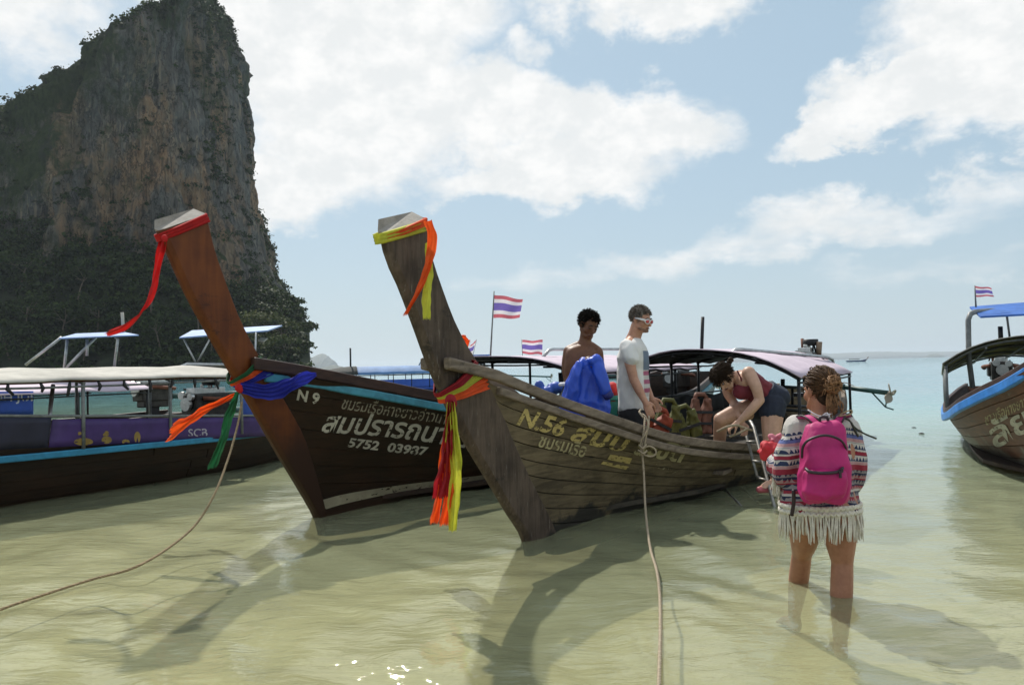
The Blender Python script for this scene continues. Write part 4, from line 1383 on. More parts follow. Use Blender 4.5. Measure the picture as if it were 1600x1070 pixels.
# ------------------------------------------------------------------ 4. the boat at the right edge
M_H4 = wood("red_brown_painted_hull", (0.085, 0.030, 0.014), (0.16, 0.060, 0.028), (1.6, 18, 30), 0.55, stain=(0.16, 0.14, 0.11), stain_z=0.22, rnd=0.15, bump=0.3)
B4 = Boat("longtail_boat", (4.89, 6.96), 28, "red-brown long-tail boat with bright blue rail and white script, cut by the right edge")
b4 = Interp([-1.0, -0.6, 0.0, 0.6, 1.2, 2.0, 3.5, 5, 7, 8.5, 9.6], [0.05, 0.06, 0.35, 0.52, 0.68, 0.84, 0.95, 0.97, 0.92, 0.75, 0.55])
z4 = Interp([-1.2, -0.5, 0, 1.0, 2.0, 3.0, 4.5, 7, 9.6], [1.9, 1.40, 1.16, 0.93, 0.74, 0.60, 0.50, 0.52, 0.7])
p4 = Interp([-0.6, 0.6, 1.6, 2.5, 3.6, 7, 9.5], [1.5, 1.2, 0.95, 0.75, 0.5, 0.35, 0.5])
F4 = [(-1.7, 2.6), (-1.5, 2.1), (-1.0, 1.4), (-0.45, 0.6), (0.0, -0.05), (0.08, -0.3)]
R4 = [(-1.35, 2.7), (-1.15, 2.15), (-0.65, 1.4), (-0.15, 0.6), (0.3, -0.05), (0.4, -0.3)]
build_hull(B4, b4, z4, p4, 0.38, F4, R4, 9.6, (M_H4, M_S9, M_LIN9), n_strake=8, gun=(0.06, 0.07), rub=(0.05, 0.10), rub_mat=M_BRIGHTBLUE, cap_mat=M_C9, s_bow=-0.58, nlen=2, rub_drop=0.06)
M_CAMO = mat("mottled_yellow_green_lining", (0.03, 0.035, 0.012), 0.8, 0.3, 3.0, col2=(0.30, 0.27, 0.04))
canopy(B4, 3.2, 7.6, 0.98, 1.53, 1.19, M_WHITE, M_GREYPIPE, tilt=0.0, rise=-0.22, posts=3, zfloor=z4, under=M_CAMO)
write_on(B4, "ชาวเรือหางยาวอ่าวนาง", (1541, 664), (1640, 618), 16, M_YEL2, 0.008, THAI, 0.0, up=(-0.15, -1), yref=0.8)
write_on(B4, "ลัยา", (1556, 700), (1640, 655), 36, M_WHT, 0.015, THAI, 0.0, up=(-0.45, -0.9), yref=0.85)
pipe(B4, [at(1520, 606, 10.5), at(1514, 560, 10.5), at(1513, 500, 10.5), at(1516, 491, 10.5), at(1524, 487, 10.6), at(1620, 480, 12)], 0.035, M_GREYPIPE, "awning_frame", world=True)
slab_px("awning", M_BLUETARP, B4, [(1515, 479, 11.4), (1532, 494, 10.2), (1680, 486, 10.0), (1680, 466, 11.2)], 0.025)
pipe(B4, [at(1573, 492, 10.4), at(1578, 530, 10.6)], 0.014, M_GREYPIPE, "awning_strut", world=True)
pipe(B4, [at(1564, 532, 10.6), at(1563, 510, 10.6)], 0.03, M_DARK, "pole", world=True)
engine(B4, (8.8, 0.0, 1.0), 1.0, shaft_to=(12.5, -0.5, 0.8), seed=12)


# ------------------------------------------------------------------ 5. the boat behind the left one: blue banner, lilac roof
B5 = Boat("longtail_boat", (-11.6, 7.4), 33, "far lilac-roofed long-tail boat behind the white canopy, with lettered blue banner")
b5, z5 = b3, Interp([-1.2, -0.4, 0.6, 2.0, 3.5, 5.5, 7.5, 9.6], [1.6, 1.15, 0.85, 0.66, 0.56, 0.52, 0.52, 0.58])
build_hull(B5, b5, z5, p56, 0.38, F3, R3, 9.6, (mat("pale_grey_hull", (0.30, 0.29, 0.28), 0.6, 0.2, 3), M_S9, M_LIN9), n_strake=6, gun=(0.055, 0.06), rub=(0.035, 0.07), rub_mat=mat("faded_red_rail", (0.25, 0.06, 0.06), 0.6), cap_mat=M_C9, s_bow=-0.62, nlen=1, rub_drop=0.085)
canopy(B5, 3.4, 8.3, 0.98, 1.22, 1.07, M_LILAC, M_DARK, tilt=0.0, posts=4, zfloor=z5)
side_panel(B5, [(-30, 612), (52, 611), (52, 647), (-30, 649)], -0.92, M_BLUEBAN, "side_banner")
write_on(B5, "KOH JUM", (-26, 627), (62, 626), 12, mat("white_banner_print", (0.6, 0.62, 0.66), 0.6, 0.1, 4), 0.012, name="print")
B5.bvh = B5.bvh_keep
slab_px("awning", M_PALEBLUE, B5, [(92, 528, 13.6), (217, 523, 14.0), (190, 518, 15.6), (118, 521, 15.2)])
for pts in ([(105, 530), (100, 578)], [(150, 527), (100, 578)], [(180, 527), (184, 530), (178, 578)], [(96, 527), (40, 570)], [(136, 530), (136, 556)]):
    pipe(B5, [at(x, y, 14.0) for x, y in pts], 0.025, M_STEEL, "awning_strut", world=True)
pipe(B5, [at(193, 520, 15.2), at(191, 488, 15.2)], 0.03, M_WHITE, "pole", world=True)
engine(B5, (9.0, 0.1, 1.0), 1.0, shaft_to=(12.2, 0.3, 0.9), seed=15)
mb = MB()

# ------------------------------------------------------------------ 6. more distant boats


def small_boat(name, label, O, th, hull, top, trim, canopy_s, wc=0.95, zc=1.35, ze=1.15, extra=None, bank=None):
    B = Boat(name, O, th, label)
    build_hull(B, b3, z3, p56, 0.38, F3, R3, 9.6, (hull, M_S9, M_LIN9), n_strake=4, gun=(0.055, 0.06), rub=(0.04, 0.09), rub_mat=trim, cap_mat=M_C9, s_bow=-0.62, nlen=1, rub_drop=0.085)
    if canopy_s: canopy(B, canopy_s[0], canopy_s[1], wc, zc, ze, top, M_DARK, posts=5, zfloor=z3)
    return B


M_HB = mat("dark_blue_hull", (0.015, 0.035, 0.12), 0.55, 0.3, 2)
p6 = at(560, 583, 36)
B6 = small_boat("longtail_boat", "distant long-tail boat with dark and pale blue roof seen over the N 9 rail", (p6[0] - 3.5, 35.0), 74, M_HB, mat('mid_blue_roof', (0.07, 0.17, 0.36), 0.7, 0.2, 2), M_BLUEBAN, (3.4, 7.6), zc=1.50, ze=1.14)
mb = MB(); vs, fs = [], []
for i in range(8):
    for j in range(9):
        q = -1 + j / 4; s = 2.0 + i * 0.22
        vs.append((s, q * 0.97, 1.15 + 0.37 * (1 - abs(q) ** 2.2) * math.sin(0.5 + i / 7 * 1.07)))
for i in range(7):
    for j in range(8): fs.append((i * 9 + j, i * 9 + j + 9, i * 9 + j + 10, i * 9 + j + 1))
mb.add(vs, fs); solidify(mb.build("dark_roof_end", M_UNDER, B6.root, True), 0.015)
pipe(B6, [(3.3, 0, 1.5), (3.3, 0, 2.35)], 0.04, M_DARK, "pole")
for s in (2.1, 2.9): pipe(B6, [(s, -.9, .6), (s, -.93, 1.2)], 0.025, M_DARK, "post")
pipe(B6, [(6.4, 0, 1.5), (6.6, 0, 1.85), (6.9, 0, 1.95), (8.4, 0, 1.95), (9.3, 0, 1.3)], 0.03, M_STEEL, "roof_rack")
mb = MB(); mb.box((5.0, -0.9, 0.72), (4.6, 0.03, 0.34)); mb.build("side_banner", M_BLUEBAN, B6.root)
engine(B6, (9.3, 0, 1.1), 1.3, shaft_to=(12.8, 0, 0.8), seed=21)
slab = MB(); slab.box((8.9, 0, 1.9), (1.6, 1.3, 0.05)); slab.build("awning", M_BLUETARP, B6.root)
M_PALEGREEN = mat("pale_green_hull", (0.16, 0.22, 0.20), 0.6, 0.2, 1)
p7 = at(1062, 566, 75)
B7 = small_boat("longtail_boat", "pale green moored boat behind the white-shirted man", (p7[0], 75.0), -88, M_PALEGREEN, M_LILAC, mat("pinkish_trim", (0.40, 0.28, 0.30), 0.6), (3.0, 8.0), zc=1.3, ze=1.1)
p8 = at(1352, 562, 420)
B8 = small_boat("longtail_boat", "tiny dark long-tail boat far out near the horizon", (p8[0], 420.0), -80, M_HB, M_UNDER, M_BLUEBAN, (3.0, 8.0), zc=1.5, ze=1.2)

# ------------------------------------------------------------------ flags
def flag(label, pole_a, pole_b, quad, group="Thai flags on poles", ripple=0.03, seed=0, thick=0.012):
    """pole from a to b (pixel, Y); quad of cloth corners tl, tr, br, bl"""
    base = at(*pole_a)
    r = empty("flag", base, label, "flag", group)
    mb = MB(base); mb.tube([base, at(*pole_b)], [thick, thick * .6], 7); mb.build("flagpole", M_GREYPIPE, r, True)
    C = [at(*q) for q in quad]
    tot = [0, 1 / 6, 2 / 6, 4 / 6, 5 / 6, 1]
    names = [("red_stripe", 0), ("white_stripe", 1), ("blue_stripe", 2), ("white_stripe", 1), ("red_stripe", 0)]
    ms = [mat("flag_red", (0.52, 0.13, 0.16), 0.8, 0.1, 9, transl=0.45), mat("flag_white", (0.75, 0.72, 0.74), 0.8, 0.05, 9, transl=0.45), mat("flag_blue", (0.17, 0.13, 0.42), 0.8, 0.1, 9, transl=0.45)]
    rr = np.random.default_rng(seed); ph = rr.uniform(0, 6, 3)
    wdt = np.linalg.norm(C[1] - C[0])
    for k, (nm, mi) in enumerate(names):
        vs, fs = [], []
        n = 22
        for i in range(n):
            u = i / (n - 1)
            for j in range(4):
                v = tot[k] + (tot[k + 1] - tot[k]) * j / 3
                P = (C[0] * (1 - u) + C[1] * u) * (1 - v) + (C[3] * (1 - u) + C[2] * u) * v
                a = ripple * wdt / 0.4 * u ** 0.6
                P = P + np.array([0, math.sin(u * 8 + v * 2.2 + ph[0]) * a * 1.6, math.sin(u * 6.5 + ph[1] + v) * a * 0.9])
                vs.append(P)
        for i in range(n - 1):
            for j in range(3):
                a = i * 4 + j; fs.append((a, a + 4, a + 5, a + 1))
        mb = MB(base); mb.add(vs, fs); mb.build(nm, ms[mi], r, True)
    return r


flag("large Thai flag streaming from a tall pole beside the weathered prow", (766, 563, 10.2), (772, 455, 10.2), [(772, 461, 10.2), (817, 467, 10.15), (812, 497, 10.15), (771, 497, 10.2)], seed=1, ripple=0.016)
flag("tattered Thai flag on a thin stick left of the shirtless young man", (817, 567, 11), (815, 530, 11), [(816, 531, 11), (848, 532, 11), (847, 555, 11), (816, 552, 11)], seed=2, ripple=0.02, thick=0.005)
flag("crumpled Thai flag half hidden behind the grey prow", (735, 571, 11.5), (745, 530, 11.5), [(744, 531, 11.5), (735, 540, 11.4), (727, 555, 11.4), (737, 556, 11.5)], seed=3, ripple=0.02, thick=0.005)
flag("small Thai flag above the blue awning of the right boat", (1525, 480, 10.6), (1523, 446, 10.6), [(1524, 447, 10.6), (1550, 450, 10.55), (1553, 463, 10.55), (1525, 464, 10.6)], seed=4, ripple=0.016)

# ------------------------------------------------------------------ sashes tied to the prows
def cloth(name, col, tr=0.35):
    return mat(name, col, 0.75, 0.12, 12, bump=0.25, bscale=60, transl=tr)


C_RED, C_ORANGE, C_YEL = cloth("red_sash_cloth", (0.55, 0.012, 0.012)), cloth("orange_sash_cloth", (0.85, 0.11, 0.015)), cloth("lime_yellow_sash_cloth", (0.62, 0.62, 0.06))
C_CRIM, C_GREEN, C_BLUE = cloth("crimson_sash_cloth", (0.36, 0.010, 0.018)), cloth("green_sash_cloth", (0.02, 0.13, 0.05)), cloth("royal_blue_sash_cloth", (0.025, 0.035, 0.40))


def strip(pts, wid, wdir, pleats=4, amp=0.012, n=40, m=17, seed=0, depth=None, twist=0.0):
    """a pleated ribbon along pts (world); wdir = width direction, pleats stand out along depth"""
    P = spline(pts, n)
    wd = np.asarray(wdir, float)
    W = spline(np.tile(wd, (2, 1)) if wd.ndim == 1 else wd, n)
    wl = np.full(n, wid) if np.isscalar(wid) else np.interp(np.linspace(0, 1, n), np.linspace(0, 1, len(wid)), wid)
    dp = np.array([0, -1.0, 0]) if depth is None else np.asarray(depth, float)
    rr = np.random.default_rng(seed); ph = rr.uniform(0, 6)
    vs, fs = [], []
    for i in range(n):
        wv = W[i] / np.linalg.norm(W[i])
        wob = 1 + 0.10 * math.sin(i * 0.41 + ph) + 0.06 * math.sin(i * 0.97 + 2 * ph)
        side_ = 0.05 * wl[i] * math.sin(i * 0.27 + ph * 1.7)
        for j in range(m):
            u = j / (m - 1) - 0.5
            a = amp * 1.5 * math.sin(2 * math.pi * pleats * u * (1 + .25 * math.sin(i * .11 + ph)) + ph + 1.2 * math.sin(i * 0.17)) + amp * 0.9 * math.sin(i * 0.33 + 4 * u + ph) + amp * .5 * math.sin(2 * math.pi * pleats * 2.3 * u + i * .2)
            fray = (0.012 * math.sin(j * 2.7 + ph) if i == n - 1 else 0.0)
            tdir = (P[i] - P[i - 1]) / (np.linalg.norm(P[i] - P[i - 1]) + 1e-9) if i else np.zeros(3)
            vs.append(P[i] + wv * (u * wl[i] * wob + side_) + dp * a + tdir * fray)
    for i in range(n - 1):
        for j in range(m - 1):
            a = i * m + j; fs.append((a, a + m, a + m + 1, a + 1))
    return vs, fs


def stem_band(B, A, C, wA, wC, th_, m_, root, name="wrap", n=14, amp=0.004, pleats=3, off=0.012, back=True, seed=0):
    """cloth band tied round the prow: A and C = local (s, z) at its front and rear edge on the near face"""
    A, C = np.array(A, float), np.array(C, float)
    d = (C - A) / np.linalg.norm(C - A); pn = np.array([-d[1], d[0]])
    h = th_ / 2 + off
    path = [(A - d * 0.012, 0.0, wA)]
    for t in np.linspace(0, 1, n): path.append((A + (C - A) * t, -(0.028 + (h - 0.028) * min(1, t * 3.0)), wA + (wC - wA) * t))
    path.append((C + d * 0.015, -h * .5, wC)); path.append((C + d * 0.015, h * .5, wC))
    for t in np.linspace(1, 0, n): path.append((A + (C - A) * t, (0.028 + (h - 0.028) * min(1, t * 3.0)), wA + (wC - wA) * t))
    m = 9; vs, fs = [], []
    for i, (p, y, wd) in enumerate(path):
        for j in range(m):
            u = j / (m - 1) - 0.5
            q = p + pn * wd * u
            vs.append(B.wld([q[0], y * (1 + 0.11 * math.sin(u * pleats * 6.283 + seed + i * .12) + .05 * math.sin(u * 19 + i * .3)), q[1]]))
    k = len(path)
    for i in range(k):
        for j in range(m - 1):
            a, b_ = i * m + j, ((i + 1) % k) * m + j
            fs.append((a, a + 1, b_ + 1, b_))
    off_ = np.array(root.location)
    mb = MB(off_); mb.add(vs, fs)
    return solidify(mb.build(name, m_, root, True), 0.004)


def sash(label, base, group):
    return empty("sash", base, label, "sash", group)


def tail(root, pts, wid, wdir, m_, **kw):
    vs, fs = strip(pts, wid, wdir, **kw)
    mb = MB(np.array(root.location)); mb.add(vs, fs)
    return mb.build("ribbon_tail", m_, root, True)


def knot(root, p, r, m_):
    mb = MB(np.array(root.location))
    mb.ell(p, (r, r * .8, r * 1.1)); mb.ell(p + np.array([r * .5, -r * .3, -r * .5]), (r * .7, r * .6, r * .9))
    return mb.build("knot", m_, root, True)


def pw(B, px, py, c=-0.07):
    s, z = B.plane(px, py, c)
    return B.wld([s, c, z])


G9, G56 = "sashes on the dark prow", "sashes on the weathered prow"
# dark prow, top
k0 = pw(B9, 258, 371); s_ = sash("red sash tied round the top of the dark prow with a long tail blowing left", k0, G9)
stem_band(B9, B9.plane(257, 370, -.08), B9.plane(326, 340, -.08), 0.055, 0.07, 0.13, C_RED, s_)
knot(s_, pw(B9, 257, 372, -.09), 0.022, C_RED)
tail(s_, [at(256, 374, 5.80), at(250, 405, 5.78), at(240, 445, 5.75), at(226, 482, 5.7), at(200, 507, 5.65), at(168, 521, 5.6)], [0.05, 0.075, 0.08, 0.085, 0.09, 0.05],
     [(1, 0, 0.05), (1, 0, 0.3), (0.8, 0, 0.5), (0.5, 0, 0.8), (0.3, 0, 0.9)], C_RED, pleats=1.5, amp=0.012, seed=2)
# dark prow, waist: blue, orange, green
kn = pw(B9, 372, 601, -.1); s_ = sash("royal blue sash round the dark prow waist draped along its rail", kn, G9)
stem_band(B9, B9.plane(378, 602, -.08), B9.plane(423, 579, -.08), 0.03, 0.075, 0.17, C_BLUE, s_, seed=1)
tail(s_, [pw(B9, 376, 606, -.12), pw(B9, 410, 611, -.16), pw(B9, 445, 606, -.2), pw(B9, 470, 594, -.24), pw(B9, 494, 584, -.22)], [0.07, 0.13, 0.14, 0.13, 0.03], (0.1, 0, 1), C_BLUE, pleats=3.5, amp=0.012, seed=3)
s_ = sash("orange-red sash on the dark prow with a tail flaring out to the left", kn + [0, -.02, 0], G9)
stem_band(B9, B9.plane(374, 600, -.085), B9.plane(414, 569, -.085), 0.025, 0.06, 0.18, C_ORANGE, s_, seed=2)
knot(s_, pw(B9, 373, 606, -.12), 0.03, C_RED)
tail(s_, [at(368, 616, 6.5), at(340, 630, 6.45), at(305, 650, 6.4), at(265, 677, 6.35)], [0.035, 0.07, 0.11, 0.17], [(0.3, 0, 1), (0.35, 0, 1), (0.4, 0, 1)], C_ORANGE, pleats=2, amp=0.014, seed=4)
s_ = sash("green sash on the dark prow with a tail hanging down over the rope", kn + [0, -.03, 0], G9)
stem_band(B9, B9.plane(370, 597, -.09), B9.plane(407, 561, -.09), 0.025, 0.05, 0.19, C_GREEN, s_, seed=3)
tail(s_, [at(372, 612, 6.42), at(358, 650, 6.4), at(346, 690, 6.38), at(331, 731, 6.36)], [0.04, 0.075, 0.08, 0.07], (1, 0, 0.25), C_GREEN, pleats=1.5, amp=0.014, seed=5)
# weathered prow, top
k0 = pw(B56, 600, 368); s_ = sash("orange sash knotted round the top of the weathered prow", k0, G56)
stem_band(B56, B56.plane(611, 371, -.08), B56.plane(670, 346, -.08), 0.03, 0.05, 0.12, C_ORANGE, s_)
tail(s_, [at(668, 345, 4.62), at(675, 372, 4.62), at(671, 410, 4.63), at(655, 450, 4.64), at(634, 492, 4.66)], [0.05, 0.06, 0.05, 0.045, 0.028], (1, 0, 0.3), C_ORANGE, pleats=1, amp=0.008, seed=7)
tail(s_, [at(602, 368, 4.74), at(604, 385, 4.74), at(611, 400, 4.74)], [0.02, 0.02, 0.01], (1, 0, 0), C_ORANGE, pleats=1, amp=0.004, seed=17)
s_ = sash("lime yellow sash knotted round the top of the weathered prow", k0 + [0, -.02, 0], G56)
stem_band(B56, B56.plane(608, 371, -.085), B56.plane(668, 352, -.085), 0.06, 0.07, 0.105, C_YEL, s_, seed=1)
tail(s_, [at(668, 380, 4.66), at(670, 420, 4.67), at(667, 460, 4.68), at(666, 498, 4.69)], [0.03, 0.045, 0.052, 0.05], (1, 0, 0), C_YEL, pleats=1, amp=0.006, seed=8)
tail(s_, [at(601, 370, 4.74), at(604, 395, 4.74), at(614, 425, 4.76), at(625, 452, 4.8)], [0.04, 0.035, 0.03, 0.012], (1, 0, 0), C_YEL, pleats=1, amp=0.005, seed=9)
# weathered prow, waist
kn = pw(B56, 704, 622, -.1)
YT = kn[1] - 0.10
for (lab, m_, a, c_, wa, wc, sd_) in (("crimson sash round the weathered prow waist with a long hanging tail", C_CRIM, (702, 616), (745, 570), 0.03, 0.065, 1),
                                      ("lime yellow sash round the weathered prow waist with a long tail hanging straight down", C_YEL, (706, 620), (754, 582), 0.025, 0.055, 2),
                                      ("orange sash round the weathered prow waist with short tails below", C_ORANGE, (708, 626), (762, 597), 0.03, 0.09, 3)):
    s_ = sash(lab, kn - [0, .01 * sd_, 0], G56)
    stem_band(B56, B56.plane(*a, -.09), B56.plane(*c_, -.09), wa, wc, 0.18 - 0.01 * sd_, m_, s_, seed=sd_)
    if m_ is C_CRIM:
        knot(s_, pw(B56, 704, 625, -.12), 0.035, C_CRIM)
        tail(s_, [at(704, 626, YT), at(702, 660, YT), at(697, 710, YT), at(689, 777, YT)], [0.04, 0.06, 0.08, 0.10], (1, 0, 0.1), C_CRIM, pleats=2.5, amp=0.015, seed=11)
    elif m_ is C_YEL:
        tail(s_, [at(706, 628, YT), at(711, 680, YT), at(712, 740, YT), at(707, 829, YT)], [0.03, 0.06, 0.075, 0.05], (1, 0, 0), C_YEL, pleats=2, amp=0.012, seed=12)
        tail(s_, [at(701, 628, YT), at(699, 655, YT), at(697, 690, YT)], [0.02, 0.02, 0.02], (1, 0, 0), C_YEL, pleats=1, amp=0.005, seed=18)
    else:
        tail(s_, [at(694, 690, YT + .03), at(686, 775, YT + .03), at(678, 817, YT + .03)], [0.03, 0.05, 0.05], (1, 0, 0.1), C_ORANGE, pleats=1.5, amp=0.010, seed=13)
        tail(s_, [at(702, 690, YT + .02), at(700, 775, YT + .02), at(694, 820, YT + .02)], [0.03, 0.06, 0.055], (1, 0, 0.1), C_ORANGE, pleats=1.5, amp=0.010, seed=14)
        tail(s_, [pw(B56, 710, 524, .1), pw(B56, 722, 528, .1), pw(B56, 733, 537, .1)], [0.03, 0.05, 0.05], (0.3, 0, 1), C_ORANGE, pleats=2, amp=0.01, seed=15)

# ------------------------------------------------------------------ ropes
def rope(label, pts, r, m_, n=120, extra=()):
    base = np.asarray(pts[0], float)
    root = empty("rope", base, label, "rope", "mooring ropes")
    P = spline(pts, n)
    T_ = np.gradient(P, axis=0); T_ /= np.linalg.norm(T_, axis=1)[:, None]
    L = np.concatenate([[0], np.cumsum(np.linalg.norm(np.diff(P, axis=0), axis=1))])
    k = int(max(200, L[-1] / (r * 0.9)))
    k = min(k, 900)
    Lq = np.linspace(0, L[-1], k)
    Pq = np.stack([np.interp(Lq, L, P[:, c]) for c in range(3)], 1)
    Tq = np.gradient(Pq, axis=0); Tq /= np.linalg.norm(Tq, axis=1)[:, None]
    ref = np.array([0.3, 0.9, 0.1]); U = np.cross(Tq, ref); U /= np.linalg.norm(U, axis=1)[:, None]; V_ = np.cross(Tq, U)
    for s in range(3):
        a = Lq / (r * 9) * 2 * math.pi + s * 2.094
        mb = MB(base); mb.tube(Pq + (U * np.cos(a)[:, None] + V_ * np.sin(a)[:, None]) * r * 0.5, r * 0.58, 5)
        mb.build("strand", m_, root, True)
    for e in extra:
        mb = MB(base); mb.tube(spline(e, 26), r * 0.8, 7); mb.build("loop", m_, root, True)
    return root


M_ROPE = mat("tan_rope", (0.30, 0.22, 0.13), 0.9, 0.3, 40)
M_ROPEW = mat("pale_rope", (0.36, 0.29, 0.205), 0.9, 0.25, 40)
rope("thin tan mooring rope running from the dark prow down into the water at left", [at(378, 628, 6.3), at(371, 665, 6.2), at(358, 712, 6.0), at(336, 770, 5.7), at(305, 820, 5.5), at(260, 858, 5.2), at(208, 887, 4.9), onwater(150, 903, .035), onwater(80, 925, .03), onwater(0, 952, .03), onwater(-80, 985, .02)], 0.0085, M_ROPE)
kx = pw(B56, 1007, 668, -0.55)
Yr = at(1007, 668, 1)[1]
YK = kx[1]


def kp(px, py, dy=0.0): return at(px, py, 6.62 + dy)


rope("pale rope hitched to the weathered boat's rail and hanging straight into the shallows", [kp(1008, 652, .1), kp(1006, 672, -.03), kp(1003, 700, -.05), kp(1006, 740, -.12), kp(1009, 800, -.6), at(1016, 855, 5.4), at(1026, 890, 4.75), onwater(1031, 930, 0.03), onwater(1032, 985, 0.028), onwater(1030, 1060, .026), onwater(1028, 1150, .02)], 0.009, M_ROPEW,
     extra=[[kp(1000, 645, .05), kp(1008, 650, -.02), kp(1012, 662, -.05), kp(1008, 690, -.06), kp(1004, 706, -.06)], [kp(1014, 650, .05), kp(1013, 668, -.05), kp(1007, 680, -.07), kp(1001, 690, -.06), kp(1002, 712, -.06)],
            [kp(1001, 640, .05), kp(999, 644, 0), kp(1005, 652, -.04)], [kp(1003, 703, -.06), kp(1012, 697, -.08), kp(1022, 700, -.08), kp(1025, 708, -.08), kp(1018, 713, -.08), kp(1006, 710, -.07), kp(1000, 705, -.06)],
            [kp(998, 695, -.06), kp(1004, 700, -.09), kp(1010, 694, -.07)], [kp(997, 703, -.06), kp(1005, 708, -.09), kp(1011, 704, -.07)]])

# ------------------------------------------------------------------ boarding ladder over the weathered boat's side
base = at(1200, 690, 7.9)
lad = empty("boarding_ladder", base, "grey metal boarding ladder hooked over the weathered boat's rail", "ladder")
M_LAD = mat("dull_steel", (0.28, 0.27, 0.25), 0.45, 0.3, 12, metal=0.6)
for pts, r in (([(1160, 668, 7.9), (1166, 680, 7.75), (1183, 744, 7.45)], .014), ([(1171, 655, 7.9), (1178, 668, 7.75), (1198, 745, 7.35), (1214, 806, 7.0)], .016),
               ([(1183, 744, 7.45), (1190, 748, 7.5)], .012)):
    mb = MB(base); mb.tube([at(*p) for p in pts], r, 8); mb.build("rail", M_LAD, lad, True)
for a, b_ in (((1166, 690, 7.7), (1184, 690, 7.65)), ((1176, 720, 7.55), (1192, 722, 7.5)), ((1183, 747, 7.45), (1200, 750, 7.33))):
    mb = MB(base); mb.tube([at(*a), at(*b_)], 0.012, 7); mb.build("rung", M_LAD, lad, True)
base = at(1140, 765, 7.9)
lad2 = empty("folding_step", base, "submerged pair of thin metal step bars beside the weathered hull", "step")
for pts in ([(1128, 762, 8.1), (1150, 757, 8.3)], [(1132, 764, 8.0), (1166, 798, 7.0)], [(1160, 762, 8.1), (1184, 785, 7.4)]):
    mb = MB(base); mb.tube([at(*p) for p in pts], 0.011, 7); mb.build("bar", M_LAD, lad2, True)

# ------------------------------------------------------------------ things aboard: life vests, crate, bundles
def life_vest(label, px, py, Y, w, h, m_, yaw=0.0, tilt=0.0):
    c = at(px, py, Y)
    r = empty("life_vest", c, label, "life vest", "life vests hung along the far side of the boat")
    ax = np.array(Matrix.Rotation(yaw, 3, 'Z') @ Matrix.Rotation(tilt, 3, 'Y'))
    ax = ax.T
    for sg in (-1, 1):
        mb = MB()
        rings = []
        for t in np.linspace(0, 1, 7):
            hw = w * (0.26 - 0.09 * max(0, t - 0.55) / 0.45); o = sg * w * (0.25 + 0.05 * t)
            a = np.linspace(0, 2 * math.pi, 12, endpoint=False)
            cs_, sn = np.cos(a), np.sin(a)
            ring = np.stack([o + hw * np.sign(cs_) * abs(cs_) ** .5, 0.045 * np.sign(sn) * abs(sn) ** .5, np.full(12, h * (t - .5))], 1)
            rings.append(ring @ ax)
        mb.loft(rings); wrinkle(remesh(mb.build("foam_panel", m_, r, True), .012, 2), .018, 9, sg)
    for t in (-.2, .12):
        mb = MB(); mb.box(np.array([0, -0.05, h * t]) @ ax, (w * 1.02, 0.012, 0.03), ax); mb.build("belt", M_RUBBER, r)
    mb = MB(); mb.tube(np.array([[-w * .3, 0, h * .48], [-w * .2, 0.02, h * .62], [w * .2, .02, h * .62], [w * .3, 0, h * .48]]) @ ax, 0.028, 7); mb.build("collar", m_, r, True)
    return r


V_OR, V_YG = mat("orange_vest", (0.26, 0.040, 0.012), 0.7, 0.2, 6), mat("yellow_green_vest", (0.085, 0.085, 0.013), 0.7, 0.3, 6)
life_vest("orange life vest lying by the man's hand", 1020, 664, 7.9, 0.36, 0.30, V_OR, 0.3, 0.5)
life_vest("yellow-green life vest hanging right of the man's hand", 1043, 664, 8.4, 0.26, 0.42, V_YG, 0.2, 0.1)
life_vest("yellow-green life vest hanging in the middle of the dark curtain", 1076, 674, 8.6, 0.28, 0.44, V_YG, 0.3, -0.25)
life_vest("dull orange life vest slung over the curtain rail beside the stooping woman", 1095, 650, 9.2, 0.26, 0.40, mat("faded_orange_vest", (0.16, 0.06, 0.035), 0.7, 0.3, 6), 0.3, 0.05)
life_vest("small orange life vest tucked behind the man's shorts", 985, 655, 7.6, 0.3, 0.3, V_OR, 0.1, 0.3)

cr = at(957, 628, 7.7)
crt = empty("crate", cr, "teal plastic crate behind the blue jacket", "crate")
M_CRT = mat("teal_plastic", (0.03, 0.22, 0.17), 0.45, 0.15, 5)
mb = MB(); mb.box((0, 0, -0.2), (0.30, 0.3, 0.45), taper=1.08); bevel(mb.build("tub", M_CRT, crt), 0.02)
mb = MB(); mb.box((0, 0, 0.045), (0.36, 0.36, 0.05)); bevel(mb.build("rim", M_CRT, crt), 0.012)
bb = at(955, 607, 7.6)
rb = empty("bundle", bb, "red cloth bundle on the teal crate", "bundle")
mb = MB()
for k in range(7):
    a = RNG.normal(0, 1, 3) * [.05, .04, .035]; mb.ell(a, RNG.uniform(.045, .075, 3))
remesh(mb.build("cloth", mat("red_cloth", (0.5, 0.03, 0.03), 0.8), rb, True), 0.012, 3)
bb = at(860, 607, 8.6)
rb = empty("tarp_bundle", bb, "blue folded tarp lying on the dark boat left of the young man", "tarp")
mb = MB()
for k in range(14):
    mb.ell((RNG.uniform(-.17, .17), RNG.uniform(-.1, .1), RNG.uniform(-.03, .03)), RNG.uniform(.035, .075, 3))
remesh(mb.build("cloth", M_BLUEBAN, rb, True), 0.012, 3)
# ================================================================== people
def skin(name, lo, hi):
    return mat(name, lo, 0.5, 0.2, 9, col2=hi, sub=0.08, bump=0.08, bscale=80, spec=0.4)


def axes(fwd, up):
    """rows right, forward, up of a head or hand"""
    f = np.asarray(fwd, float); f /= np.linalg.norm(f)
    u = np.asarray(up, float); u = u - f * np.dot(u, f); u /= np.linalg.norm(u)
    return np.stack([np.cross(f, u), f, u])


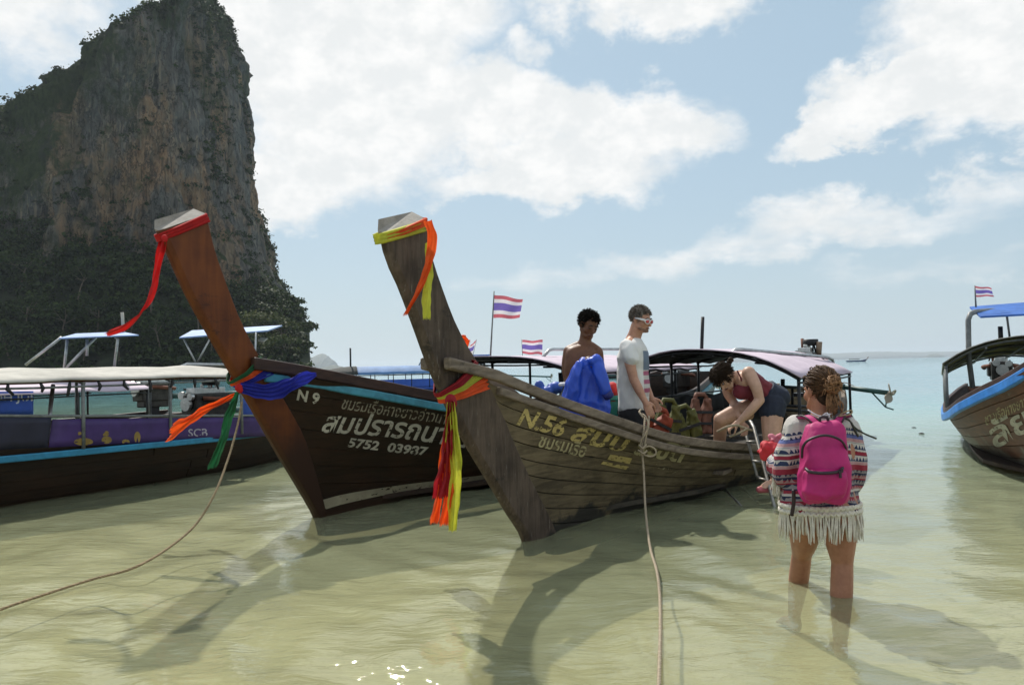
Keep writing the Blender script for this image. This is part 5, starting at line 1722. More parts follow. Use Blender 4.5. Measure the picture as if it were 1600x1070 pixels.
def head(mb, c, A, k=1.0, ears=True):
    """skull, jaw, cheeks, brow, nose, lips' mound, chin and ears around centre c (level of the eyes); A rows: right, forward, up"""
    c = np.asarray(c, float)
    def q(x, y, z): return c + (np.array([x, y, z]) * k) @ A
    mb.ell(q(0, -0.012, 0.035), np.array([0.074, 0.094, 0.088]) * k, A, 18, 12)
    mb.ell(q(0, 0.022, -0.02), np.array([0.063, 0.066, 0.082]) * k, A, 18, 12)
    mb.ell(q(0, 0.042, -0.075), np.array([0.043, 0.042, 0.036]) * k, A)
    mb.ell(q(0, 0.066, -0.094), np.array([0.02, 0.017, 0.015]) * k, A)
    for s in (-1, 1):
        mb.ell(q(s * 0.042, 0.056, -0.028), np.array([0.022, 0.022, 0.026]) * k, A)
        mb.ell(q(s * 0.03, 0.074, 0.017), np.array([0.025, 0.012, 0.010]) * k, A)
        mb.limb([q(s * 0.058, 0.0, -0.05), q(s * 0.036, 0.055, -0.088)], [0.017 * k, 0.016 * k], 8)
        if ears:
            mb.ell(q(s * 0.076, -0.012, -0.005), np.array([0.010, 0.019, 0.032]) * k, A)
    mb.limb([q(0, 0.082, 0.012), q(0, 0.099, -0.018), q(0, 0.107, -0.034)], [0.009 * k, 0.011 * k, 0.013 * k], 8)
    mb.ell(q(0, 0.084, -0.064), np.array([0.023, 0.012, 0.012]) * k, A)
    return q


def face_parts(root, q, A, k=1.0, eyes=True, lip=(0.35, 0.12, 0.10)):
    off = np.array(root.location)
    for s in (-1, 1):
        mb = MB(off); mb.limb([q(s * .018, .0875, .002), q(s * .032, .0885, -.003), q(s * .047, .082, .001)], [.003 * k, .004 * k, .003 * k], 6)
        mb.build('eyelid', mat('dark_lashes', (0.012, 0.008, 0.007), 0.7), root, True)
    if not eyes:
        for s in (-1, 1):
            mb = MB(off); mb.limb([q(s * 0.014, 0.089, 0.022), q(s * 0.032, 0.089, 0.027), q(s * 0.05, 0.081, 0.021)], [0.004 * k, .0055 * k, .003 * k], 6)
            mb.build('eyebrow', mat('dark_hair', (0.012, 0.009, 0.008), 0.6, 0.4, 40), root, True)
    if eyes:
        for s in (-1, 1):
            mb = MB(off); mb.ell(q(s * 0.031, 0.081, 0.0), np.array([0.014, 0.008, 0.0075]) * k, A, 10, 7)
            e = mb.build("eye", mat("eye_white", (0.55, 0.52, 0.5), 0.3, 0.05), root, True)
            mb = MB(off); mb.ell(q(s * 0.031, 0.0865, 0.0), np.array([0.006, 0.004, 0.006]) * k, A, 8, 6)
            mb.build("iris", mat("iris_brown", (0.03, 0.015, 0.01), 0.25, 0.1), e, True)
            mb = MB(off); mb.limb([q(s * 0.014, 0.091, 0.024), q(s * 0.032, 0.09, 0.029), q(s * 0.05, 0.08, 0.023)], [0.0035 * k, .005 * k, .003 * k], 6)
            mb.build("eyebrow", mat("dark_hair", (0.012, 0.009, 0.008), 0.6, 0.4, 40), root, True)
    mb = MB(off); mb.limb([q(-0.022, 0.088, -0.064), q(0, 0.096, -0.062), q(0.022, 0.088, -0.064)], [0.004 * k, .0065 * k, .004 * k], 7)
    mb.build("lips", mat("lips", lip, 0.45, 0.1), root, True)


def hand(mb, wrist, d, nrm, k=1.0, curl=0.5, thumb_side=1, spread=0.12):
    """palm with four bent fingers of different lengths and a thumb leaving the side of the palm; d = direction of the fingers, nrm = out of the palm"""
    d = np.asarray(d, float); d /= np.linalg.norm(d)
    n = np.asarray(nrm, float); n = n - d * np.dot(n, d); n /= np.linalg.norm(n)
    s = np.cross(d, n) * thumb_side
    w_ = np.asarray(wrist, float)
    mb.limb([w_ - d * .02 * k, w_ + d * .03 * k], [0.027 * k, 0.029 * k], 10)
    mb.ell(w_ + d * 0.055 * k, np.array([0.040, 0.052, 0.017]) * k, np.stack([s, d, n]), 12, 8)
    for i, (o, L) in enumerate(((0.029, 0.066), (0.010, 0.076), (-0.010, 0.070), (-0.029, 0.054))):
        p = w_ + (d * 0.088 + s * o) * k
        dd = d + s * o * spread * 10
        pts = [p - d * .03 * k, p]; a = 0.0
        for f, c_ in ((0.45, 0.35), (0.30, 0.8), (0.25, 0.6)):
            a += curl * c_
            v = dd * math.cos(a) + n * math.sin(a); v /= np.linalg.norm(v)
            p = p + v * L * f * k; pts.append(p)
        mb.limb(pts, np.array([.0095, .0095, .0088, .008, .0068]) * k, 8)
    t0 = w_ + (d * 0.025 + s * 0.030) * k
    t1 = t0 + (d * 0.028 + s * 0.024 + n * 0.008) * k
    t2 = t1 + (d * 0.028 + s * 0.006 + n * 0.012 * (1 + curl)) * k
    t3 = t2 + (d * 0.022 - s * 0.002 + n * 0.010 * (1 + curl)) * k
    mb.limb([t0, t1, t2, t3], np.array([.014, .0115, .0105, .0085]) * k, 8)


def foot(mb, ankle, d, k=1.0):
    a = np.asarray(ankle, float); d = np.asarray(d, float); d[2] = 0; d /= np.linalg.norm(d)
    s = np.array([-d[1], d[0], 0])
    mb.limb([a, a - [0, 0, 0.05 * k] - d * .02 * k], [0.035 * k, 0.034 * k], 10)
    mb.limb([a - [0, 0, 0.06 * k] - d * .02 * k, a - [0, 0, .055 * k] + d * .06 * k, a - [0, 0, 0.072 * k] + d * 0.13 * k], [0.032 * k, .034 * k, .028 * k], 10)
    for i in range(5):
        o = (i - 2) * 0.014 * k
        mb.limb([a - [0, 0, .078 * k] + d * .12 * k + s * o, a - [0, 0, .083 * k] + d * (.172 - abs(i - 1.5) * .008) * k + s * o * 1.25], [.011 * k, .009 * k], 7)


def torso(mb, pelvis, chest, neck, right, fwd, w_hip, w_waist, w_chest, w_sh, d_hip, d_waist, d_chest, grow=0.0, top=True, lo=0.0):
    """trunk lofted through hip, waist, chest and shoulder sections"""
    P = np.asarray(pelvis, float); Cc = np.asarray(chest, float); Nk = np.asarray(neck, float)
    r = np.asarray(right, float); r /= np.linalg.norm(r); f = np.asarray(fwd, float)
    up = Cc - P; L = np.linalg.norm(up); u = up / L
    f = f - u * np.dot(f, u); f /= np.linalg.norm(f)
    r = r - u * np.dot(r, u) - f * np.dot(r, f); r /= np.linalg.norm(r)
    sec = [(P - u * 0.10, w_hip * .72, d_hip * .75), (P - u * .04, w_hip * .98, d_hip), (P + u * L * .12, w_hip, d_hip), (P + u * L * .42, w_waist, d_waist), (P + u * L * .75, w_chest * .96, d_chest * .97), (Cc, w_chest, d_chest),
           (Cc + (Nk - Cc) * .5, w_sh, d_chest * .86), (Cc + (Nk - Cc) * .80, w_sh * .82, d_chest * .62), (Nk, w_sh * .40, d_chest * .45)]
    sec = sec[int(lo):]
    S = spline(np.array([[*s[0], s[1] + grow, s[2] + grow] for s in sec]), 26)
    rings = []
    a = np.linspace(0, 2 * math.pi, 28, endpoint=False)
    for q in S:
        ca, sa = np.cos(a), np.sin(a)
        ca, sa = np.sign(ca) * abs(ca) ** .85, np.sign(sa) * abs(sa) ** .85
        rings.append(q[:3] + np.outer(ca * q[3], r) + np.outer(sa * q[4], f))
    mb.loft(rings)
    return r, f, u


def hair_locks(root, name, m_, c, A, k, n, length, rng, zmin=-0.02, front=0.03, wild=0.4, r=0.012, shell=1.0, droop=0.4):
    """short locks growing from the scalp"""
    mb = MB(np.array(root.location))
    mb.ell(np.asarray(c) + (np.array([0, -0.018, 0.045]) * k) @ A, np.array([0.077, 0.092, 0.082]) * k * shell, A, 18, 12)
    i = 0
    while i < n:
        v = rng.normal(size=3); v /= np.linalg.norm(v)
        p = np.array([v[0] * .077, v[1] * .093 - .014, v[2] * .084 + .042])
        lim = zmin + (0.075 if p[1] > front else 0)
        if p[2] < lim: continue
        i += 1
        g = np.array([v[0], v[1] + 0.15, v[2] * .6 - droop]) + rng.normal(size=3) * wild
        g /= np.linalg.norm(g)
        L = length * (0.6 + 0.7 * rng.random())
        p = p * (shell - .01)
        pts = [p * 0.95, p + v * L * .18 + g * L * .25, p + v * L * .22 + g * L * .8]
        mb.limb([np.asarray(c) + (q * k) @ A for q in pts], np.array([r, r * .85, r * .3]) * k, 6, 3)
    return mb.build(name, m_, root, True)


SK_DARK = skin("brown_skin", (0.115, 0.045, 0.022), (0.165, 0.068, 0.034))
SK_LIGHT = skin("tanned_light_skin", (0.40, 0.20, 0.13), (0.52, 0.28, 0.19))
SK_FAIR = skin("fair_skin", (0.44, 0.255, 0.175), (0.55, 0.33, 0.235))
H_BLACK = mat("black_hair", (0.010, 0.008, 0.007), 0.75, 0.5, 40, spec=.12)
H_BROWN = mat("dark_brown_hair", (0.030, 0.018, 0.011), 0.75, 0.5, 40, spec=.12)
H_GREY = mat("greying_brown_hair", (0.070, 0.056, 0.045), 0.8, 0.5, 40, col2=(0.24, 0.21, 0.18), spec=.15)
H_STREAK = mat("streaked_brown_hair", (0.07, 0.034, 0.016), 0.6, 0.4, 60, col2=(0.34, 0.18, 0.085), spec=.2)

# ------------------------------------------------------------------ shirtless young man with the blue jacket
Yb = 7.0
hips = at(900, 640, Yb + .05)
base = at(905, 720, Yb); base[2] = 0.11
R1 = empty("person", base, "shirtless young man with dark tousled hair looking down, holding a blue jacket", "person", "people at the boats")
J = lambda x, y, dy=0.0: at(x, y, Yb + dy)
body = MB(base)
torso(body, J(899, 628, .05), J(909, 566, 0), J(912, 540, 0), (-1, 0.25, 0), (0.25, -1, 0), 0.135, 0.118, 0.152, 0.155, 0.085, 0.08, 0.10)
for s in (-1, 1): body.ell(J(909 + s * 12 + 2, 563, -.055), (0.062, 0.035, 0.045))
hc = J(919, 508, -.02)
A1 = axes((0.42, -0.80, -0.42), (0.20, -0.1, 1))
q1 = head(body, hc, A1, 0.98)
body.limb([J(912, 545, .02), J(915, 529, .01), J(917, 515, .0)], [.066, .055, .055])
for sx_, sy_ in ((890, 547), (934, 549)): body.limb([J(913, 536, .04), J((913 + sx_) / 2, 541, .04), J(sx_, sy_, .03)], [.040, .042, .046])
for s in (-1, 1): body.limb([q1(s * .018, .083, -.004), q1(s * .045, .078, -.006)], [.008, .008], 7)
body.limb([J(889, 549, .02), J(885, 572, .04), J(887, 594, .03)], [.052, .044, .036])
body.limb([J(887, 594, .03), J(900, 590, -.15), J(914, 577, -.24)], [.036, .036, .026])
hand(body, J(915, 576, -.25), (0.75, -0.35, 0.45), (0.2, -0.2, -1), 0.95, 0.9, -1)
body.limb([J(934, 551, .02), J(937, 572, .02), J(938, 592, -.02)], [.050, .042, .036])
body.limb([J(938, 592, -.02), J(935, 582, -.14), J(931, 572, -.24)], [.036, .034, .025])
hand(body, J(931, 571, -.25), (-0.55, -0.35, 0.6), (0, -0.3, -1), 0.95, 0.9, 1)
for sx in (-1, 1):
    hp = J(899 + sx * 14, 640, .05); kn_ = hp + np.array([0.01 * sx, -.08, -.40]); an = np.array([kn_[0], kn_[1] + .05, 0.20])
    body.limb([hp, hp * .5 + kn_ * .5, kn_], [.085, .075, .055]); body.limb([kn_, kn_ * .6 + an * .4, an], [.055, .052, .036]); foot(body, an, (0.2, -1, 0))
remesh(body.build("body", SK_DARK, R1, True), 0.0075, 3)
face_parts(R1, q1, A1, 0.98, eyes=False, lip=(0.12, 0.04, 0.03))
hair_locks(R1, "hair", H_BLACK, hc, A1, 0.96, 1000, 0.026, np.random.default_rng(5), zmin=-0.015, front=0.030, wild=0.38, r=0.0042, droop=0.05, shell=1.03)
sh_ = MB(base)
torso(sh_, J(899, 632, .05), J(903, 602, .03), J(904, 598, .03), (-1, 0.25, 0), (0.25, -1, 0), 0.145, 0.135, 0.128, 0.122, 0.10, 0.095, 0.09, grow=.008)
for sx in (-1, 1):
    hp = J(899 + sx * 14, 638, .05); sh_.limb([hp, hp + np.array([0.01 * sx, -.06, -.32])], [.10, .095])
remesh(sh_.build("shorts", mat("black_shorts", (0.012, 0.012, 0.014), 0.7, 0.3, 9), R1, True), 0.012, 2)
for sx, cx_ in ((-1, 884), (1, 890)):
    mb = MB(base); mb.limb([J(cx_, 606, -.02), J(cx_ - 1, 625, -.03), J(cx_ - 2, 650, -.03)], [.014, .016, .018], 8); mb.build("side_stripe", mat("lime_trim", (0.42, 0.55, 0.06), 0.7), R1, True)
mb = MB(base)
S_ = [J(899, 598, .04) + np.array([0.135 * math.cos(a), 0.092 * math.sin(a) - .0, 0.012 * math.cos(a)]) for a in np.linspace(0, 2 * math.pi, 30)]
mb.tube(S_, 0.017, 7, cap=False); mb.build("waistband", mat("pale_waistband", (0.55, 0.55, 0.6), 0.7), R1, True)
# the jacket
jb = J(922, 566, -.3)
jk = empty("jacket", jb, "bright royal blue jacket held up in front of the shirtless young man", "jacket")
M_JK = mat("royal_blue_nylon", (0.020, 0.075, 0.52), 0.42, 0.12, 5, bump=0.25, bscale=14)
mb = MB(jb)
rings = []
rgj = np.random.default_rng(3)
for t in np.linspace(0, 1, 26):
    cxp = np.interp(t, [0, .3, 1], [922, 917, 913]); cyp = np.interp(t, [0, 1], [561, 648])
    wl = np.interp(t, [0, .12, .4, 1], [0.07, 0.12, 0.17, 0.22]); dl = np.interp(t, [0, .2, 1], [0.04, 0.055, 0.09])
    c_ = J(cxp, cyp, -.30 + .05 * t)
    a = np.linspace(0, 2 * math.pi, 56, endpoint=False)
    f_ = 1 + (0.05 + 0.22 * t) * np.sin(a * 7 + 1.5 * t + .6) * (0.4 + .6 * t) + 0.10 * t * np.sin(a * 12 + 3)
    f_[20:28] *= 1 + .25 * t
    rings.append(np.stack([c_[0] + wl * np.cos(a) * (1 + .06 * np.sin(a * 5)), c_[1] + dl * np.sin(a) * f_, np.full(56, c_[2]) + .015 * np.sin(a * 3 + t * 4)], 1))
mb.loft(rings); wrinkle(remesh(mb.build("jacket_body", M_JK, jk, True), 0.009, 2), .020, 7, 3)
mb = MB(jb)
for pts, rr in (([J(934, 566, -.34), J(938, 585, -.37), J(944, 603, -.38), J(950, 617, -.36)], [.05, .055, .05, .042]), ([J(926, 562, -.36), J(934, 560, -.36), J(938, 574, -.33), J(939, 600, -.30)], [.035, .04, .045, .04]),
                ([J(905, 570, -.36), J(899, 590, -.36), J(894, 622, -.32)], [.035, .05, .06])):
    mb.limb(pts, rr, 14, 5)
for k in range(16):
    mb.ell(J(918 + rgj.uniform(-9, 20), 564 + rgj.uniform(-3, 8), -.33), rgj.uniform(.014, .032, 3))
wrinkle(remesh(mb.build("sleeve", M_JK, jk, True), 0.009, 3), .012, 9)
mb = MB(jb); mb.tube([J(947, 612, -.38), J(952, 620, -.36)], [.046, .044], 14); mb.build("cuff", mat("navy_cuff", (0.012, 0.02, 0.16), 0.6), jk, True)

# ------------------------------------------------------------------ man in the white T-shirt
Ym = 7.15
base = at(990, 700, Ym); base[2] = 0.11
R2 = empty("person", base, "man in white T-shirt and white-framed sunglasses standing in profile", "person", "people at the boats")
J = lambda x, y, dy=0.0: at(x, y, Ym + dy)
FW = np.array([0.93, -0.30, 0]); RT = np.array([-0.30, -0.95, 0])
body = MB(base)
torso(body, J(990, 636, .12), J(989, 562, .12), J(990, 527, .12), RT, FW, 0.155, 0.15, 0.17, 0.185, 0.105, 0.115, 0.12)
hc = J(1001, 500, .07)
A2 = axes((0.74, -0.62, -0.20), (0.10, -0.05, 1))
q2 = head(body, hc, A2, 1.0)
body.limb([J(987, 537, .12), J(992, 523, .10), J(997, 508, .08)], [.078, .064, .064])
body.limb([J(988, 530, .12), J(981, 541, -.04)], [.05, .05])
body.limb([J(980, 545, -.06), J(984, 566, -.09), J(990, 592, -.10)], [.060, .050, .042])
body.limb([J(990, 592, -.10), J(999, 610, -.13), J(1007, 626, -.16)], [.043, .040, .027])
hand(body, J(1008, 627, -.16), (0.38, -0.1, -1), (-0.2, 0.9, 0.1), 1.05, 0.55, 1)
body.limb([J(992, 545, .33), J(1000, 570, .36), J(1003, 592, .35)], [.060, .050, .042]); body.limb([J(1003, 592, .35), J(1010, 606, .30), J(1018, 622, .25)], [.043, .040, .027])
hand(body, J(1018, 622, .25), (0.5, -0.2, -1), (-0.2, -0.9, 0.1), 1.0, 0.55, -1)
for sg in (-1, 1):
    hp = J(989, 645, .12 + sg * .09); kn_ = hp + np.array([0.03, .06, -.40]); an = np.array([kn_[0] - .10, kn_[1] + .12, 0.24])
    body.limb([hp, (hp + kn_) / 2, kn_], [.095, .085, .062]); body.limb([kn_, kn_ * .6 + an * .4, an], [.06, .06, .04]); foot(body, an, FW)
remesh(body.build("body", SK_LIGHT, R2, True), 0.0075, 3)
face_parts(R2, q2, A2, 1.0, eyes=False)
hair_locks(R2, "hair", H_GREY, hc, A2, 0.98, 1100, 0.018, np.random.default_rng(8), zmin=-0.02, front=0.045, wild=0.18, r=0.0032, droop=.15, shell=1.045)
mb = MB(base)      # stubble-dark beard along the jaw
for t in np.linspace(-1, 1, 17): mb.ell(q2(0.057 * math.sin(t * 1.25), 0.085 * math.cos(t * 1.2) - .004, -0.078 - .012 * math.cos(t * 2)), (.012, .012, .014), A2, 8, 6)
mb.build("stubble", mat("stubble", (0.20, 0.105, 0.07), 0.7, 0.3, 60), R2, True)
# sunglasses
M_SGF, M_SGL = mat("white_plastic", (0.75, 0.75, 0.75), 0.3, 0.05), mat("red_mirror_lens", (0.45, 0.05, 0.06), 0.12, 0.2, 20, spec=0.8)
sg_o = empty("sunglasses", q2(0, .1, 0), "white-framed wraparound sunglasses with red lenses on the man's face", "sunglasses")
off = np.array(sg_o.location)
for s in (-1, 1):
    mb = MB(off); mb.ell(q2(s * .034, .093, -.002), (.029, .012, .018), A2, 12, 8); mb.build("lens", M_SGL, sg_o, True)
    mb = MB(off); mb.tube([q2(s * (.034 + .031 * math.cos(a)), .098 - .012 * abs(math.cos(a)) * (1 if math.cos(a) > 0 else .2), -.002 + .020 * math.sin(a)) for a in np.linspace(0, 2 * math.pi, 17)], .0045, 6, cap=False); mb.build("rim", M_SGF, sg_o, True)
    mb = MB(off); mb.tube([q2(s * .064, .085, .006), q2(s * .080, .05, .010), q2(s * .084, -.01, .012)], [.011, .009, .006], 7); mb.build("temple", M_SGF, sg_o, True)
# T-shirt with flag print on the chest
m_ = bpy.data.materials.new("white_tshirt_flag_print"); m_.use_nodes = True
T = NT(m_.node_tree)
oc = T.new('ShaderNodeTexCoord').outputs['Object']
nm = T.new('ShaderNodeNewGeometry').outputs['Normal']
dt = T.new('ShaderNodeVectorMath', operation='DOT_PRODUCT', inp={1: (0.80, -0.60, 0)}); T.link(nm, dt.inputs[0])
sp = T.new('ShaderNodeSeparateXYZ'); T.link(oc, sp.inputs[0])
zt = J(1005, 548)[2] - base[2]; zm = J(1005, 578)[2] - base[2]; zb = J(1005, 620)[2] - base[2]; xf = J(1005, 580, -.05)[0] - base[0]
front = T.smooth(sp.outputs[0], xf, xf + .012)
stripe = T.math('GREATER_THAN', T.math('FRACT', T.math('MULTIPLY', T.math('SUBTRACT', sp.outputs[2], zb), 13.0)), 0.5)
c = T.mix(stripe, (0.62, 0.58, 0.56, 1), (0.42, 0.11, 0.20, 1))
c = T.mix(T.math('GREATER_THAN', sp.outputs[2], zm), c, (0.17, 0.22, 0.30, 1))
inz = T.math('MULTIPLY', T.math('GREATER_THAN', sp.outputs[2], zb), T.math('LESS_THAN', sp.outputs[2], zt))
c = T.mix(T.math('MULTIPLY', front, inz), (0.80, 0.79, 0.77, 1), c)
p = T.new('ShaderNodeBsdfPrincipled', inp={'Roughness': 0.85}); T.link(c, p.inputs['Base Color'])
b = T.new('ShaderNodeBump', inp={'Strength': 0.5, 'Distance': 0.03}); T.link(T.noise(T.mapping(oc, scale=(5, 5, 3), rot=(.3, .4, 0)), 1.6, 3, 0.5, 0.8), b.inputs['Height']); T.link(b.outputs[0], p.inputs['Normal'])
tr = T.new('ShaderNodeBsdfTranslucent', inp={0: (0.6, 0.6, 0.58, 1)}); mx = T.new('ShaderNodeMixShader', inp={0: .15}); T.link(p.outputs[0], mx.inputs[1]); T.link(tr.outputs[0], mx.inputs[2])
o_ = T.new('ShaderNodeOutputMaterial'); T.link(mx.outputs[0], o_.inputs[0])
ts = MB(base)
torso(ts, J(989, 632, .12), J(989, 562, .12), J(989, 529, .12), RT, FW, 0.168, 0.160, 0.178, 0.192, 0.125, 0.135, 0.130, grow=.012)
ts.limb([J(980, 543, -.05), J(983, 553, -.09), J(986, 561, -.10)], [.072, .070, .074]); ts.limb([J(993, 543, .33), J(998, 556, .37), J(1001, 562, .38)], [.072, .070, .072])
wrinkle(remesh(ts.build("t_shirt", m_, R2, True), 0.009, 3), .011, 7, 5)
st_ = MB(base)
torso(st_, J(989, 642, .12), J(989, 618, .12), J(989, 616, .12), RT, FW, 0.165, 0.16, 0.158, 0.155, 0.122, 0.122, 0.12, grow=.006)
for sg in (-1, 1):
    hp = J(989, 648, .12 + sg * .085); st_.limb([hp, hp + np.array([0.02, -.02, -.30])], [.115, .105])
wrinkle(remesh(st_.build("shorts", mat("black_cotton", (0.010, 0.010, 0.012), 0.85, 0.3, 9), R2, True), 0.012, 2), .010, 9)

# ------------------------------------------------------------------ woman bending over the rail
Yw = 7.55
base = at(1208, 762, 7.45)
R3p = empty("person", base, "woman in burgundy tank top and navy shorts bending over to climb down the ladder", "person", "people at the boats")
J = lambda x, y, dy=0.0: at(x, y, Yw + dy)
body = MB(base)
torso(body, J(1204, 622, .05), J(1163, 596, .02), J(1150, 588, .0), (-0.25, -0.95, 0.1), (-0.5, -0.1, -0.85), 0.17, 0.135, 0.155, 0.16, 0.125, 0.105, 0.115)
hc = J(1131, 590, -.04)
A3 = axes((-0.42, -0.42, -0.78), (-0.80, -0.15, 0.62))
q3_ = head(body, hc, A3, 1.0)
body.limb([J(1158, 588, .02), J(1147, 588, 0), J(1138, 589, -.02)], [.065, .052, .054])
body.limb([J(1170, 583, -.12), J(1181, 604, -.20), J(1187, 625, -.22)], [.066, .054, .044])
body.limb([J(1187, 625, -.22), J(1171, 643, -.24), J(1156, 658, -.22)], [.046, .042, .028])
hand(body, J(1155, 659, -.22), (-0.8, 0.1, -0.5), (0.4, 0.2, -0.9), 1.0, 0.9, 1)
body.limb([J(1140, 592, .18), J(1137, 612, .20), J(1146, 628, .16)], [.060, .050, .042])
body.limb([J(1146, 628, .16), J(1153, 644, .05), J(1160, 659, -.05)], [.043, .038, .027])
hand(body, J(1160, 660, -.05), (0.1, -0.3, -1), (-0.6, -0.6, 0), 1.0, 1.0, -1)
# legs
hpR, hpL = J(1207, 634, -.07), J(1193, 636, .14)
body.limb([hpR, J(1206, 662, -.12), J(1204, 692, -.18)], [.112, .098, .068]); body.limb([J(1204, 692, -.18), J(1208, 715, -.22), J(1209, 742, -.22)], [.064, .06, .040])
foot(body, J(1209, 745, -.22), (-0.9, -0.5, 0))
knL = J(1126, 655, .05)
body.limb([hpL, J(1160, 642, .12), knL], [.110, .098, .068]); anL = np.array([J(1136, 700, .1)[0], knL[1] + .38, 0.30])
body.limb([knL, knL * .6 + anL * .4, anL], [.066, .062, .042]); foot(body, anL, (-0.8, -0.6, 0))
remesh(body.build("body", SK_FAIR, R3p, True), 0.008, 3)
face_parts(R3p, q3_, A3)
hair_locks(R3p, "hair", H_BROWN, hc, A3, 1.06, 1000, 0.036, np.random.default_rng(18), zmin=-0.05, front=0.045, wild=0.08, r=0.0036, droop=.8, shell=1.05)
mb = MB(base)
for k in range(14):
    v = RNG.normal(size=3); v /= np.linalg.norm(v); mb.ell(J(1141, 563, 0) + v * .018, RNG.uniform(.014, .024, 3))
mb.build("hair_bun", H_BROWN, R3p, True)
tk = MB(base)
torso(tk, J(1196, 618, .05), J(1164, 597, .02), J(1152, 590, .0), (-0.25, -0.95, 0.1), (-0.5, -0.1, -0.85), 0.158, 0.142, 0.158, 0.10, 0.118, 0.112, 0.125, grow=.010)
tk.ell(J(1160, 612, -.06), (.09, .08, .08))
wrinkle(remesh(tk.build("tank_top", mat("burgundy_cotton", (0.15, 0.018, 0.028), 0.85, 0.25, 4, bump=0.3, bscale=9), R3p, True), 0.010, 3), .008, 10, 2)
nv = MB(base)
torso(nv, J(1208, 624, .05), J(1192, 613, .04), J(1190, 612, .04), (-0.25, -0.95, 0.1), (-0.5, -0.1, -0.85), 0.178, 0.172, 0.168, 0.16, 0.135, 0.132, 0.13, grow=.006)
nv.limb([hpR, J(1206, 643, -.09)], [.128, .122]); nv.limb([hpL, J(1180, 639, .13)], [.124, .116])
wrinkle(remesh(nv.build("shorts", mat("navy_shorts", (0.012, 0.017, 0.035), 0.8, 0.3, 9), R3p, True), 0.010, 2), .008, 10, 4)
mb = MB(base); mb.tube(spline([J(1152, 579, -.1), J(1158, 592, -.12), J(1160, 603, -.10)], 8), .007, 6); mb.tube(spline([J(1166, 577, -.05), J(1168, 584, -.14), J(1164, 597, -.13)], 8), .010, 6); mb.build("shoulder_strap", mat("burgundy_strap", (0.12, 0.015, 0.022), 0.8), R3p, True)
an_ = J(1209, 745, -.22)
mb = MB(base); mb.limb([an_ + [-.0, .02, -.10], an_ + [-.08, -.04, -.10], an_ + [-.16, -.08, -.10]], [.030, .034, .030], 10); mb.build("sandal", mat("pink_sandal", (0.45, 0.10, 0.12), 0.6), R3p, True)
# short line in her hand
lb = J(1152, 664, -.25)
lr = empty("rope", lb, "short pale line in the hands of the stooping woman", "rope", "mooring ropes")
mb = MB(lb); mb.tube(spline([J(1121, 674, -.2), J(1135, 667, -.28), J(1150, 664, -.28), J(1162, 668, -.2), J(1175, 672, -.1)], 30), .012, 7); mb.build("line", M_ROPEW, lr, True)
mb = MB(lb); mb.tube(spline([J(1140, 682, -.2), J(1155, 676, -.25), J(1166, 670, -.2)], 16), .011, 7); mb.build("line", M_ROPEW, lr, True)

# ------------------------------------------------------------------ wading woman with the pink backpack, seen from behind
Yk = 4.32
base = np.array([onwater(1284, 920)[0], Yk + .12, -0.30])
R4p = empty("person", base, "wading woman in patterned fringed kimono with a messy brown bun, seen from behind", "person", "people at the boats")
J = lambda x, y, dy=0.0: at(x, y, Yk + dy)
body = MB(base)
torso(body, J(1286, 800, 0), J(1286, 705, .02), J(1285, 655, .03), (1, 0, 0), (0, 1, 0), 0.185, 0.155, 0.168, 0.165, 0.125, 0.105, 0.11)
hc = J(1281, 611, .07)
A4 = axes((-0.28, 0.95, -0.05), (0.03, -0.05, 1))
q4 = head(body, hc, A4, 0.98)
body.limb([J(1284, 665, .03), J(1283, 645, .05), J(1282, 625, .05)], [.075, .055, .053])
body.limb([J(1240, 676, .02), J(1233, 710, .0), J(1230, 742, .02)], [.056, .048, .040]); body.limb([J(1230, 742, .02), J(1218, 728, .16), J(1213, 712, .27)], [.041, .036, .026])
hand(body, J(1213, 711, .28), (-0.15, 1, 0.35), (0.5, -0.2, 0.9), 0.95, 0.8, 1)
body.limb([J(1327, 678, .02), J(1331, 712, .0), J(1332, 745, .02)], [.056, .048, .040]); body.limb([J(1332, 745, .02), J(1326, 745, .16), J(1310, 735, .27)], [.041, .036, .026])
hand(body, J(1310, 735, .28), (-0.8, 0.6, 0.25), (0, -0.2, 1), 0.95, 0.8, -1)
wl, wr = onwater(1247, 906), onwater(1313, 941)
kl = J(1253, 865, .24); kr = J(1316, 878, .0)
body.limb([J(1259, 805, .03), J(1257, 838, .12), kl], [.095, .080, .055]); fl_ = np.array([wl[0] - .02, wl[1] + .03, -0.21])
body.limb([kl, kl * .55 + fl_ * .45, fl_], [.055, .056, .036]); foot(body, fl_, (-0.15, 1, 0))
body.limb([J(1311, 805, .0), J(1313, 842, .0), kr], [.100, .084, .057]); fr_ = np.array([wr[0], wr[1] + .02, -0.21])
body.limb([kr, kr * .55 + fr_ * .45, fr_], [.057, .058, .037]); foot(body, fr_, (0.1, 1, 0))
remesh(body.build("body", skin("sunburnt_skin", (0.30, 0.13, 0.075), (0.40, 0.185, 0.11)), R4p, True), 0.0075, 3)
face_parts(R4p, q4, A4)
